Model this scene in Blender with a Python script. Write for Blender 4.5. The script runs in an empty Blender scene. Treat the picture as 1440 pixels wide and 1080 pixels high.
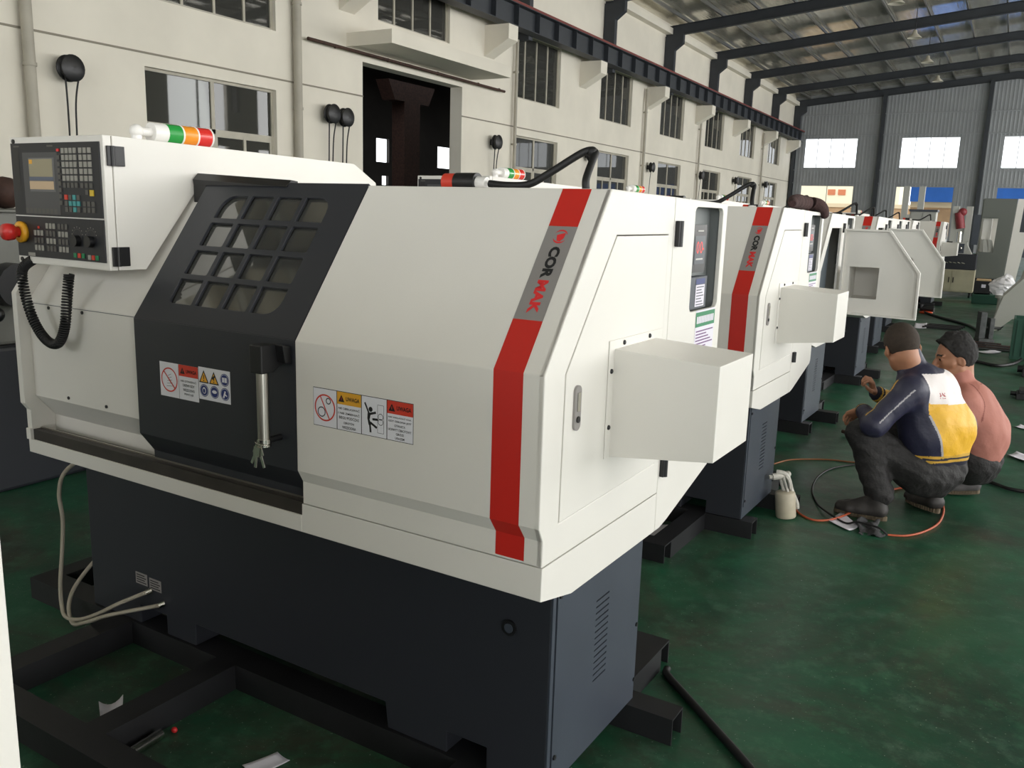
import bpy, bmesh, math, random
import numpy as np
from mathutils import Vector, Matrix
from mathutils.geometry import tessellate_polygon
R = random.Random(7)
SC = bpy.context.scene
COL = SC.collection
PI = math.pi

# ------------------------------------------------------------------ camera
def make_camera():
    yaw, pitch, roll, f = 0.5128, -0.1962, 0.0304, 1218.3
    cy, sy, cp, sp = math.cos(yaw), math.sin(yaw), math.cos(pitch), math.sin(pitch)
    F = Vector((-sy*cp, cy*cp, sp)); Rt = Vector((cy, sy, 0)); U = Rt.cross(F)
    cr, sr = math.cos(roll), math.sin(roll)
    R2 = cr*Rt + sr*U; U2 = -sr*Rt + cr*U
    cd = bpy.data.cameras.new('camera'); cd.sensor_fit = 'HORIZONTAL'; cd.sensor_width = 36
    cd.lens = f*36/1440; cd.clip_start = 0.02; cd.clip_end = 400
    co = bpy.data.objects.new('camera', cd); COL.objects.link(co)
    m = Matrix((R2, U2, -F)).transposed().to_4x4(); m.translation = (0.8493, -1.6544, 1.6)
    co.matrix_world = m
    SC.camera = co
make_camera()

# ------------------------------------------------------------------ world, daylight, exposure
vs = SC.view_settings
vs.view_transform = 'Standard'; vs.look = 'None'; vs.gamma = 1; vs.use_curve_mapping = False
vs.exposure = -0.24
world = bpy.data.worlds.new('overcast_sky'); SC.world = world; world.use_nodes = True
bg = world.node_tree.nodes['Background']
bg.inputs[0].default_value = (0.93, 0.97, 1.0, 1); bg.inputs[1].default_value = 3.0

def daylight(name, loc, rot, sx, sy, power, col=(1.0, 0.985, 0.96)):
    l = bpy.data.lights.new(name, 'AREA'); l.shape = 'RECTANGLE'; l.size = sx; l.size_y = sy
    l.energy = power; l.color = col
    o = bpy.data.objects.new(name, l); COL.objects.link(o); o.location = loc; o.rotation_euler = rot
    return o
WX, FY, RX, NY = -12.178, 57.21, 12.0, -13.0      # left wall, far wall, right wall, near wall
# overcast daylight entering through the window bands of the right-hand wall and the near wall
daylight('daylight_right_low', (RX+0.5, 21, 2.6), (0, PI/2, 0), 4.2, 72, 8000)
daylight('daylight_right_high', (RX+0.5, 21, 6.6), (0, PI/2, 0), 2.6, 72, 4600)
daylight('daylight_near', (0, NY-0.5, 4.2), (PI/2, 0, 0), 20, 4.5, 350)

# ------------------------------------------------------------------ materials
def lin(c):
    return tuple(((x/255)/12.92 if x/255 <= 0.04045 else ((x/255+0.055)/1.055)**2.4) for x in c)
MATS = {}
def mat(name, rgb, rough=0.5, metal=0.0, var=0.0, scale=6.0, bump=0.0, bscale=60.0, rgb2=None, emit=0.0, spec=0.5, coat=0.0):
    if name in MATS: return MATS[name]
    m = bpy.data.materials.new(name); m.use_nodes = True
    nt = m.node_tree; b = nt.nodes['Principled BSDF']
    c = lin(rgb)
    b.inputs['Base Color'].default_value = (*c, 1); b.inputs['Roughness'].default_value = rough
    b.inputs['Metallic'].default_value = metal; b.inputs['Specular IOR Level'].default_value = spec
    if coat: b.inputs['Coat Weight'].default_value = coat
    if emit:
        b.inputs['Emission Color'].default_value = (*c, 1); b.inputs['Emission Strength'].default_value = emit
    if var or rgb2:
        tc = nt.nodes.new('ShaderNodeTexCoord'); n = nt.nodes.new('ShaderNodeTexNoise')
        n.inputs['Scale'].default_value = scale; n.inputs['Detail'].default_value = 6
        nt.links.new(tc.outputs['Object'], n.inputs['Vector'])
        r = nt.nodes.new('ShaderNodeValToRGB')
        r.color_ramp.elements[0].position = 0.35; r.color_ramp.elements[1].position = 0.68
        c2 = lin(rgb2) if rgb2 else tuple(x*(1-var) for x in c)
        r.color_ramp.elements[0].color = (*c2, 1); r.color_ramp.elements[1].color = (*c, 1)
        nt.links.new(n.outputs['Fac'], r.inputs['Fac']); nt.links.new(r.outputs['Color'], b.inputs['Base Color'])
    if bump:
        tc = nt.nodes.new('ShaderNodeTexCoord'); n = nt.nodes.new('ShaderNodeTexNoise')
        n.inputs['Scale'].default_value = bscale; n.inputs['Detail'].default_value = 3
        nt.links.new(tc.outputs['Object'], n.inputs['Vector'])
        bp = nt.nodes.new('ShaderNodeBump'); bp.inputs['Strength'].default_value = bump; bp.inputs['Distance'].default_value = 0.01
        nt.links.new(n.outputs['Fac'], bp.inputs['Height']); nt.links.new(bp.outputs['Normal'], b.inputs['Normal'])
    MATS[name] = m
    return m
def glass(name, tint, rough=0.03, through=0.6, fac=0.25):
    # thin pane: a tinted see-through share and a mirror share rising towards grazing view
    m = bpy.data.materials.new(name); m.use_nodes = True; nt = m.node_tree; nt.nodes.clear()
    out = nt.nodes.new('ShaderNodeOutputMaterial'); mx = nt.nodes.new('ShaderNodeMixShader')
    m2 = nt.nodes.new('ShaderNodeMixShader')
    tr = nt.nodes.new('ShaderNodeBsdfTransparent'); tr.inputs[0].default_value = (*tint, 1)
    df = nt.nodes.new('ShaderNodeBsdfDiffuse'); df.inputs[0].default_value = (0.10, 0.10, 0.09, 1)
    gl = nt.nodes.new('ShaderNodeBsdfGlossy'); gl.inputs['Roughness'].default_value = rough
    lw = nt.nodes.new('ShaderNodeFresnel'); lw.inputs[0].default_value = 1.5
    ad = nt.nodes.new('ShaderNodeMath'); ad.operation = 'ADD'; ad.inputs[1].default_value = fac; ad.use_clamp = True
    m2.inputs[0].default_value = through
    nt.links.new(df.outputs[0], m2.inputs[1]); nt.links.new(tr.outputs[0], m2.inputs[2])
    nt.links.new(lw.outputs[0], ad.inputs[0]); nt.links.new(ad.outputs[0], mx.inputs[0])
    nt.links.new(m2.outputs[0], mx.inputs[1]); nt.links.new(gl.outputs[0], mx.inputs[2])
    nt.links.new(mx.outputs[0], out.inputs[0])
    MATS[name] = m
    return m
WHITE = mat('off_white_machine_paint', (227, 224, 217), 0.42, bump=0.04, bscale=350, var=0.03, scale=3)
DARK = mat('charcoal_machine_paint', (43, 45, 51), 0.42, bump=0.06, bscale=260, spec=0.4)
SLATE = mat('slate_base_paint', (62, 68, 78), 0.4, bump=0.05, bscale=260, var=0.12, scale=5)
DOORP = mat('charcoal_door_paint', (42, 44, 50), 0.42, bump=0.05, bscale=300)
BLACK = mat('black_plastic', (22, 22, 24), 0.4)
RUBBER = mat('black_rubber', (17, 17, 18), 0.55)
RED = mat('red_stripe_film', (196, 42, 34), 0.35)
SILVER = mat('silver_logo_film', (150, 146, 144), 0.4, metal=0.25)
STEEL = mat('brushed_steel', (190, 186, 178), 0.28, metal=1.0)
CHROME = mat('worn_chrome', (210, 208, 200), 0.15, metal=1.0)
RUST = mat('rusty_brown', (74, 48, 38), 0.75, var=0.5, scale=14)
CREAM = mat('cream_painted_plaster', (230, 224, 210), 0.85, var=0.1, scale=0.7, bump=0.05, bscale=25)
GREYSHEET = mat('grey_corrugated_sheet', (150, 153, 156), 0.6, var=0.1, scale=1.2)
BEAM = mat('dark_steel_beam_paint', (52, 56, 62), 0.55, var=0.2, scale=2)
ALU = mat('window_frame_paint', (188, 182, 166), 0.5, var=0.2, scale=3)
PAPER = mat('white_paper', (226, 222, 232), 0.7)
INK = mat('sticker_ink', (24, 24, 26), 0.6)
SWHITE = mat('sticker_white', (226, 226, 232), 0.35)
SYEL = mat('sticker_yellow', (226, 166, 48), 0.4)
SRED = mat('sticker_red', (206, 62, 44), 0.4)
SBLUE = mat('sticker_blue', (28, 46, 112), 0.4)
SGREEN = mat('sticker_green', (26, 128, 82), 0.4)
LOGORED = mat('logo_red', (214, 48, 50), 0.4)
SKIN = mat('skin', (178, 126, 97), 0.5, var=0.12, scale=18)
RAIL = mat('black_skid_steel', (30, 30, 33), 0.5, var=0.35, scale=9)

# ------------------------------------------------------------------ mesh builder
class G:
    def __init__(s): s.v = []; s.f = []; s.m = []; s.mats = []; s.sm = []; s.cur = 0; s.smooth = False
    def use(s, m):
        if m not in s.mats: s.mats.append(m)
        s.cur = s.mats.index(m); return s
    def add(s, vs, fs, smooth=None):
        o = len(s.v); s.v += [tuple(p) for p in vs]
        for f in fs:
            s.f.append([i+o for i in f]); s.m.append(s.cur); s.sm.append(s.smooth if smooth is None else smooth)
        return s
    def box(s, x0, x1, y0, y1, z0, z1):
        return s.add([(x, y, z) for z in (z0, z1) for y in (y0, y1) for x in (x0, x1)],
                     [(0, 2, 3, 1), (4, 5, 7, 6), (0, 1, 5, 4), (2, 6, 7, 3), (0, 4, 6, 2), (1, 3, 7, 5)], False)
    def plate(s, outer, holes, fn, d0, d1):
        # flat plate with holes: fn(a, b, depth) -> xyz
        loops = [list(outer)]+[list(h) for h in holes]
        tris = tessellate_polygon([[Vector((a, b, 0)) for a, b in L] for L in loops])
        flat = [p for L in loops for p in L]; n = len(flat)
        vs = [fn(a, b, d0) for a, b in flat]+[fn(a, b, d1) for a, b in flat]
        fs = []
        def area(t): (ax, ay), (bx, by), (cx, cy) = [flat[i] for i in t]; return (bx-ax)*(cy-ay)-(cx-ax)*(by-ay)
        for t in tris:
            t = list(t)
            if area(t) < 0: t.reverse()
            fs.append(t); fs.append([i+n for i in reversed(t)])
        o = 0
        for L in loops:
            k = len(L)
            for i in range(k):
                a, b = o+i, o+(i+1) % k
                fs.append([a, b, b+n, a+n])
            o += k
        return s.add(vs, fs, False)
    def prism_x(s, prof, x0, x1, holes=()):      # polygon in (y, z) swept along x
        return s.plate(prof, holes, lambda a, b, d: (d, a, b), x0, x1)
    def prism_y(s, prof, y0, y1, holes=()):      # polygon in (x, z) swept along y
        return s.plate(prof, holes, lambda a, b, d: (a, d, b), y0, y1)
    def prism_z(s, prof, z0, z1, holes=()):
        return s.plate(prof, holes, lambda a, b, d: (a, b, d), z0, z1)
    def strip_x(s, prof, x0, x1, t):             # bent sheet: open profile in (y, z), thickness t to its right
        n = len(prof); inn = []
        for i in range(n):
            ds = []
            for a, b in ((i-1, i), (i, i+1)):
                if a >= 0 and b < n:
                    dx, dy = prof[b][0]-prof[a][0], prof[b][1]-prof[a][1]; l = math.hypot(dx, dy); ds.append((dy/l, -dx/l))
            nx, ny = sum(d[0] for d in ds), sum(d[1] for d in ds); l = math.hypot(nx, ny)
            k = t/max(0.5, (nx/l)*ds[0][0]+(ny/l)*ds[0][1])
            inn.append((prof[i][0]+nx/l*k, prof[i][1]+ny/l*k))
        return s.prism_x(list(prof)+inn[::-1], x0, x1)
    def cyl(s, a, b, r0, r1=None, n=16, caps=True):
        a, b = Vector(a), Vector(b); r1 = r0 if r1 is None else r1
        d = (b-a).normalized(); u = d.orthogonal().normalized(); w = d.cross(u)
        vs = []
        for p, r in ((a, r0), (b, r1)):
            for i in range(n):
                t = 2*PI*i/n; vs.append(p+(u*math.cos(t)+w*math.sin(t))*r)
        s.add(vs, [(i, (i+1) % n, (i+1) % n+n, i+n) for i in range(n)], True)
        if caps: s.add(vs, [list(range(n))[::-1], list(range(n, 2*n))], False)
        return s
    def lathe(s, prof, origin, axis, n=24):      # prof: (radius, height along axis)
        o = Vector(origin); d = Vector(axis).normalized(); u = d.orthogonal().normalized(); w = d.cross(u)
        vs = []
        for r, h in prof:
            for i in range(n):
                t = 2*PI*i/n; vs.append(o+d*h+(u*math.cos(t)+w*math.sin(t))*r)
        fs = [(k*n+i, k*n+(i+1) % n, (k+1)*n+(i+1) % n, (k+1)*n+i) for k in range(len(prof)-1) for i in range(n)]
        return s.add(vs, fs, True)
    def ball(s, c, r, n=16, m=10, sc=(1, 1, 1), rot=None):
        vs = []; c = Vector(c)
        for j in range(m+1):
            ph = PI*j/m
            for i in range(n):
                t = 2*PI*i/n; p = Vector((math.sin(ph)*math.cos(t)*sc[0], math.sin(ph)*math.sin(t)*sc[1], math.cos(ph)*sc[2]))*r
                if rot: p = rot @ p
                vs.append(c+p)
        fs = [(j*n+i, (j+1)*n+i, (j+1)*n+(i+1) % n, j*n+(i+1) % n) for j in range(m) for i in range(n)]
        return s.add(vs, fs, True)
    def tube(s, pts, r, n=10, closed=False, caps=True):
        P = [Vector(p) for p in pts]; k = len(P); vs = []; prev = None
        for i in range(k):
            if closed: t = P[(i+1) % k]-P[i-1]
            else: t = P[min(i+1, k-1)]-P[max(i-1, 0)]
            t.normalize()
            if prev is None: u = t.orthogonal().normalized()
            else:
                u = prev-t*prev.dot(t)
                u = u.normalized() if u.length > 1e-6 else t.orthogonal().normalized()
            prev = u; w = t.cross(u)
            rr = r[i] if isinstance(r, (list, tuple)) else r
            for j in range(n):
                a = 2*PI*j/n; vs.append(P[i]+(u*math.cos(a)+w*math.sin(a))*rr)
        kk = k if closed else k-1
        fs = [(i*n+j, i*n+(j+1) % n, ((i+1) % k)*n+(j+1) % n, ((i+1) % k)*n+j) for i in range(kk) for j in range(n)]
        s.add(vs, fs, True)
        if caps and not closed: s.add(vs, [list(range(n))[::-1], list(range((k-1)*n, k*n))], False)
        return s
    def build(s, name, parent=None, loc=None, bevel=0.0, default=None):
        if not s.mats: s.mats.append(default or WHITE)
        me = bpy.data.meshes.new(name); me.from_pydata(s.v, [], s.f)
        for m in s.mats: me.materials.append(m)
        me.polygons.foreach_set('material_index', s.m); me.polygons.foreach_set('use_smooth', s.sm)
        bm = bmesh.new(); bm.from_mesh(me); bmesh.ops.recalc_face_normals(bm, faces=bm.faces); bm.to_mesh(me); bm.free()
        me.update()
        o = bpy.data.objects.new(name, me); COL.objects.link(o)
        if parent: o.parent = parent
        if loc: o.location = loc
        if bevel:
            b = o.modifiers.new('soft_edges', 'BEVEL'); b.width = bevel; b.segments = 2; b.limit_method = 'ANGLE'; b.angle_limit = 0.6
        return o
def tag(o, label=None, cat=None, group=None, kind=None):
    if label: o['label'] = label
    if cat: o['category'] = cat
    if group: o['group'] = group
    if kind: o['kind'] = kind
    return o
def empty(name, loc=(0, 0, 0), rz=0.0, label=None, cat=None, group=None):
    o = bpy.data.objects.new(name, None); COL.objects.link(o); o.location = loc; o.rotation_euler = (0, 0, rz)
    o.empty_display_size = 0.1
    return tag(o, label, cat, group)
def struct(o): o['kind'] = 'structure'; return o
def kids(o): return [c for c in bpy.data.objects if c.parent == o]
def copy_tree(o, parent=None, skip=()):
    c = o.copy(); COL.objects.link(c); c.parent = parent
    for ch in kids(o):
        if ch.name.split('.')[0] not in skip: copy_tree(ch, c, skip)
    return c
def smoothpath(pts, n=8, closed=False):
    P = [Vector(p) for p in pts]; out = []; k = len(P)
    for i in range(k if closed else k-1):
        if closed: p0, p1, p2, p3 = P[i-1], P[i], P[(i+1) % k], P[(i+2) % k]
        else: p0, p1, p2, p3 = P[max(i-1, 0)], P[i], P[i+1], P[min(i+2, k-1)]
        for j in range(n):
            t = j/n
            out.append(0.5*((2*p1)+(p2-p0)*t+(2*p0-5*p1+4*p2-p3)*t*t+(3*p1-p0-3*p2+p3)*t**3))
    if not closed: out.append(P[-1])
    return out
def roundrect(x0, y0, x1, y1, r, n=5, which=(1, 1, 1, 1)):
    # corner order: bottom-left, bottom-right, top-right, top-left
    out = []
    for (cx, cy, a0, k) in ((x0, y0, PI, 0), (x1, y0, 1.5*PI, 1), (x1, y1, 0, 2), (x0, y1, 0.5*PI, 3)):
        if not which[k]: out.append((cx, cy)); continue
        ox = cx+(r if cx == x0 else -r); oy = cy+(r if cy == y0 else -r)
        for i in range(n+1):
            t = a0+0.5*PI*i/n; out.append((ox+r*math.cos(t), oy+r*math.sin(t)))
    return out
_TXT = {}
def text_geo(txt, bold=0.0):
    key = (txt, bold)
    if key not in _TXT:
        cu = bpy.data.curves.new('lettering', 'FONT'); cu.body = txt; cu.size = 1; cu.align_x = 'CENTER'; cu.align_y = 'CENTER'; cu.offset = bold
        cu.resolution_u = 3
        o = bpy.data.objects.new('lettering', cu); COL.objects.link(o)
        dg = bpy.context.evaluated_depsgraph_get(); dg.update()
        me = bpy.data.meshes.new_from_object(o.evaluated_get(dg))
        vs = [(v.co.x, v.co.y) for v in me.vertices]; fs = [list(p.vertices) for p in me.polygons]
        bpy.data.objects.remove(o); bpy.data.curves.remove(cu); bpy.data.meshes.remove(me)
        if vs:
            x0, x1 = min(v[0] for v in vs), max(v[0] for v in vs); y0, y1 = min(v[1] for v in vs), max(v[1] for v in vs)
            vs = [((x-(x0+x1)/2), (y-(y0+y1)/2)) for x, y in vs]
            _TXT[key] = (vs, fs, x1-x0, y1-y0)
        else: _TXT[key] = ([], [], 1, 1)
    return _TXT[key]
def put_text(g, txt, cx, cy, w, h, fn, m, bold=0.0, lay=0.0008, rot=0.0):
    vs, fs, tw, th = text_geo(txt, bold); g.use(m); c, s = math.cos(rot), math.sin(rot)
    pts = []
    for x, y in vs:
        a, b = x/tw*w, y/th*h; pts.append(fn(cx+a*c-b*s, cy+a*s+b*c, lay))
    g.add(pts, fs, False)
def flat(g, poly, fn, m, lay):
    g.use(m); tr = tessellate_polygon([[Vector((a, b, 0)) for a, b in poly]])
    g.add([fn(a, b, lay) for a, b in poly], [list(t) for t in tr], False)
def rect(x0, y0, x1, y1): return [(x0, y0), (x1, y0), (x1, y1), (x0, y1)]
def disc(cx, cy, rx, ry=None, n=28): return [(cx+rx*math.cos(2*PI*i/n), cy+(ry or rx)*math.sin(2*PI*i/n)) for i in range(n)]
def ring(g, cx, cy, r, w, fn, m, lay, n=32, ry=None):
    ry = ry or r; g.use(m); vs = []
    for i in range(n):
        t = 2*PI*i/n
        vs.append(fn(cx+r*math.cos(t), cy+ry*math.sin(t), lay)); vs.append(fn(cx+(r-w)*math.cos(t), cy+(ry-w)*math.sin(t), lay))
    g.add(vs, [(2*i, 2*((i+1) % n), 2*((i+1) % n)+1, 2*i+1) for i in range(n)], False)
def line(g, a, b, w, fn, m, lay):
    dx, dy = b[0]-a[0], b[1]-a[1]; l = math.hypot(dx, dy); nx, ny = -dy/l*w/2, dx/l*w/2
    flat(g, [(a[0]+nx, a[1]+ny), (a[0]-nx, a[1]-ny), (b[0]-nx, b[1]-ny), (b[0]+nx, b[1]+ny)], fn, m, lay)
# ------------------------------------------------------------------ the lathe
PSI = -0.0362
zA, zB, zC, zK, zT, yT = 0.712, 0.7965, 0.895, 1.25, 1.66, 0.294
SL = math.hypot(yT, zT-zK)
KEYW = mat('pale_print', (190, 188, 182), 0.5)
def on_front(y):  return lambda a, b, lay: (a, y-lay, b)
def on_end(x):    return lambda a, b, lay: (x+lay, a, b)
def on_slant(off=0.0):
    n = (-(zT-zK)/SL, yT/SL)
    return lambda a, t, lay: (a, off+yT*t/SL+n[0]*lay, zK+(zT-zK)*t/SL+n[1]*lay)
def zt(z): return (z-zK)/(zT-zK)*SL

def text_lines(g, lines, x0, x1, z1, dz, fn, m, fill=0.8):
    for i, s in enumerate(lines):
        w = min(x1-x0, (x1-x0)*len(s)/max(len(q) for q in lines))
        put_text(g, s, (x0+x1)/2, z1-dz*(i+0.5), w, dz*fill*0.72, fn, m, bold=0.012, lay=0.0018)
def warn_tri(g, cx, cy, r, fn, m, lay, m2=None):
    flat(g, [(cx-r, cy-r*0.8), (cx+r, cy-r*0.8), (cx, cy+r)], fn, m, lay)
    if m2:
        flat(g, [(cx-r*0.72, cy-r*0.64), (cx+r*0.72, cy-r*0.64), (cx, cy+r*0.68)], fn, m2, lay+0.0003)
        line(g, (cx, cy+r*0.3), (cx, cy-r*0.25), r*0.16, fn, m, lay+0.0006); flat(g, disc(cx, cy-r*0.46, r*0.1, n=10), fn, m, lay+0.0006)
    else: line(g, (cx, cy+r*0.35), (cx, cy-r*0.4), r*0.16, fn, SRED if m is INK else INK, lay+0.0003)

def sticker_front(parent):
    # four fields: no touching gear symbol, yellow warning, entanglement symbol, red warning
    g = G(); fn = on_front(0.0); x0, x1, z0, z1 = -0.693, -0.361, 1.034, 1.1365; w = (x1-x0)/4
    flat(g, rect(x0, z0, x1, z1), fn, INK, 0.0005)
    for i in range(4):
        a, b = x0+i*w+0.0012, x0+(i+1)*w-0.0012
        flat(g, rect(a, z0+0.0015, b, z1-0.0015), fn, SWHITE, 0.0009)
    c = x0+w/2; zc = (z0+z1)/2
    for cx, cy, r in ((c+0.012, zc+0.019, 0.009), (c-0.012, zc-0.012, 0.014)): ring(g, cx, cy, r, 0.003, fn, SLATE, 0.0012, 14)
    ring(g, c, zc, 0.036, 0.004, fn, SRED, 0.0016); line(g, (c-0.016, zc+0.03), (c+0.016, zc-0.03), 0.0035, fn, SRED, 0.0016)
    for i, (m, L) in ((1, (SYEL, ['NIE OBSŁUGIWAĆ', 'I NIE ZMIENIAĆ', 'BIEGU PODCZAS', 'OBROTÓW', 'WRZECIONA'])),
                      (3, (SRED, ['NIE WKŁADAĆ RĄK', 'GDY OSŁONA JEST', 'OTWARTA', 'UCHWYT OBROTOWY', 'GROZI', 'URAZEM']))):
        a, b = x0+i*w+0.0012, x0+(i+1)*w-0.0012
        flat(g, rect(a, z1-0.034, b, z1-0.0015), fn, m, 0.0012)
        warn_tri(g, a+0.015, z1-0.019, 0.0105, fn, INK, 0.0016)
        put_text(g, 'UWAGA', a+0.053, z1-0.018, 0.046, 0.011, fn, INK, 0.03, 0.0016)
        text_lines(g, L, a+0.004, b-0.004, z1-0.037, 0.0625/len(L), fn, INK)
        g.cur = g.cur
    c = x0+2*w
    g.use(INK)
    P = lambda u, v: (c+u*w, z0+v*(z1-z0))
    flat(g, disc(*P(0.37, 0.68), 0.0065, n=16), fn, INK, 0.0014)
    line(g, P(0.14, 0.83), P(0.30, 0.58), 0.005, fn, INK, 0.0013)
    line(g, P(0.33, 0.56), P(0.58, 0.62), 0.006, fn, INK, 0.0014)
    flat(g, [P(0.26, 0.64), P(0.38, 0.57), P(0.33, 0.42), P(0.40, 0.30), P(0.29, 0.28), P(0.24, 0.45)], fn, INK, 0.0015)
    line(g, P(0.34, 0.34), P(0.37, 0.1), 0.006, fn, INK, 0.0016); line(g, P(0.36, 0.35), P(0.62, 0.24), 0.006, fn, INK, 0.0017)
    line(g, P(0.44, 0.44), P(0.66, 0.45), 0.006, fn, INK, 0.0014)
    for a, b in ((P(0.64, 0.12), P(0.64, 0.82)), (P(0.88, 0.12), P(0.88, 0.82)), (P(0.64, 0.12), P(0.88, 0.12)), (P(0.64, 0.82), P(0.88, 0.82))):
        line(g, a, b, 0.001, fn, SLATE, 0.0012)
    for v in (0.53, 0.4): ring(g, *P(0.76, v), 0.0085, 0.0015, fn, SLATE, 0.0014, 16)
    o = g.build('warning_sticker', parent); tag(o, 'four-field warning sticker with UWAGA in yellow and red')
def stickers_door(parent, y):
    g = G(); fn = on_front(y); x0, x1, z0, z1 = -1.325, -1.152, 1.027, 1.131; w = (x1-x0)/2
    flat(g, rect(x0, z0, x1, z1), fn, SWHITE, 0.0006); line(g, (x0+w, z0), (x0+w, z1), 0.001, fn, INK, 0.0012)
    c, zc = x0+w/2, (z0+z1)/2
    for k in range(5): line(g, (c-0.014+0.002*k, zc-0.02+0.008*k), (c+0.016-0.002*k, zc-0.018+0.009*k), 0.0012, fn, SLATE, 0.001)
    ring(g, c, zc, 0.037, 0.004, fn, SRED, 0.0014); line(g, (c-0.026, zc+0.026), (c+0.026, zc-0.026), 0.004, fn, SRED, 0.0014)
    a, b = x0+w+0.001, x1
    flat(g, rect(a, z1-0.034, b, z1), fn, SRED, 0.0012); warn_tri(g, a+0.017, z1-0.018, 0.0105, fn, INK, 0.0016)
    put_text(g, 'UWAGA', a+0.056, z1-0.018, 0.046, 0.011, fn, INK, 0.03, 0.0016)
    text_lines(g, ['NIE OTWIERAĆ', 'DRZWI GDY', 'WRZECIONO', 'PRACUJE'], a+0.008, b-0.008, z1-0.04, 0.0135, fn, INK)
    o = g.build('warning_sticker', parent); tag(o, 'two-field white sticker with red UWAGA header')
    g = G(); x0, x1, z0, z1 = -1.150, -1.016, 1.040, 1.135
    flat(g, rect(x0, z0, x1, z1), fn, SWHITE, 0.0006)
    for i in range(2): warn_tri(g, x0+0.023+0.043*i, z1-0.029, 0.021, fn, INK, 0.001, SYEL)
    line(g, (x0+0.06, z1-0.03), (x0+0.072, z1-0.02), 0.006, fn, INK, 0.002)
    for cx, cz in ((x0+0.111, z1-0.027), (x0+0.023, z0+0.027), (x0+0.067, z0+0.027), (x0+0.111, z0+0.027)):
        flat(g, disc(cx, cz, 0.0185), fn, SBLUE, 0.001); ring(g, cx, cz, 0.0165, 0.0012, fn, SWHITE, 0.0014)
    flat(g, rect(x0+0.101, z1-0.034, x0+0.121, z1-0.02), fn, SWHITE, 0.0014); line(g, (x0+0.111, z1-0.036), (x0+0.111, z1-0.018), 0.0012, fn, SBLUE, 0.0018)
    flat(g, disc(x0+0.023, z0+0.027, 0.0075, 0.0095), fn, SWHITE, 0.0014); flat(g, disc(x0+0.023, z0+0.026, 0.005, 0.0065), fn, SBLUE, 0.0018)
    flat(g, disc(x0+0.067, z0+0.028, 0.010, 0.005), fn, SWHITE, 0.0014)
    line(g, (x0+0.105, z0+0.016), (x0+0.113, z0+0.036), 0.006, fn, SWHITE, 0.0014); line(g, (x0+0.111, z0+0.027), (x0+0.12, z0+0.022), 0.004, fn, SWHITE, 0.0016)
    o = g.build('pictogram_sticker', parent); tag(o, 'white sticker of yellow triangles and blue discs')

PANE = glass('machine_window_pane', (0.80, 0.82, 0.78), 0.05, 0.5, 0.15)
GLASSB = glass('clear_cover_pane', (0.9, 0.88, 0.8), 0.04, 0.85, 0.02)
def hatch_poly():   # (y, z), closed hatch in the end cover
    return [(0.093, 0.887), (0.665, 0.898), (0.665, 1.549), (0.333, 1.549), (0.098, 1.24)]
def grow(poly, d):
    n = len(poly); out = []
    for i in range(n):
        (ax, ay), (bx, by), (cx, cy) = poly[i-1], poly[i], poly[(i+1) % n]
        e1 = Vector((bx-ax, by-ay)).normalized(); e2 = Vector((cx-bx, cy-by)).normalized()
        n1 = Vector((e1.y, -e1.x)); n2 = Vector((e2.y, -e2.x)); m = (n1+n2).normalized()
        out.append((bx+m.x*d/max(0.4, m.dot(n1)), by+m.y*d/max(0.4, m.dot(n1))))
    return out

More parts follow.
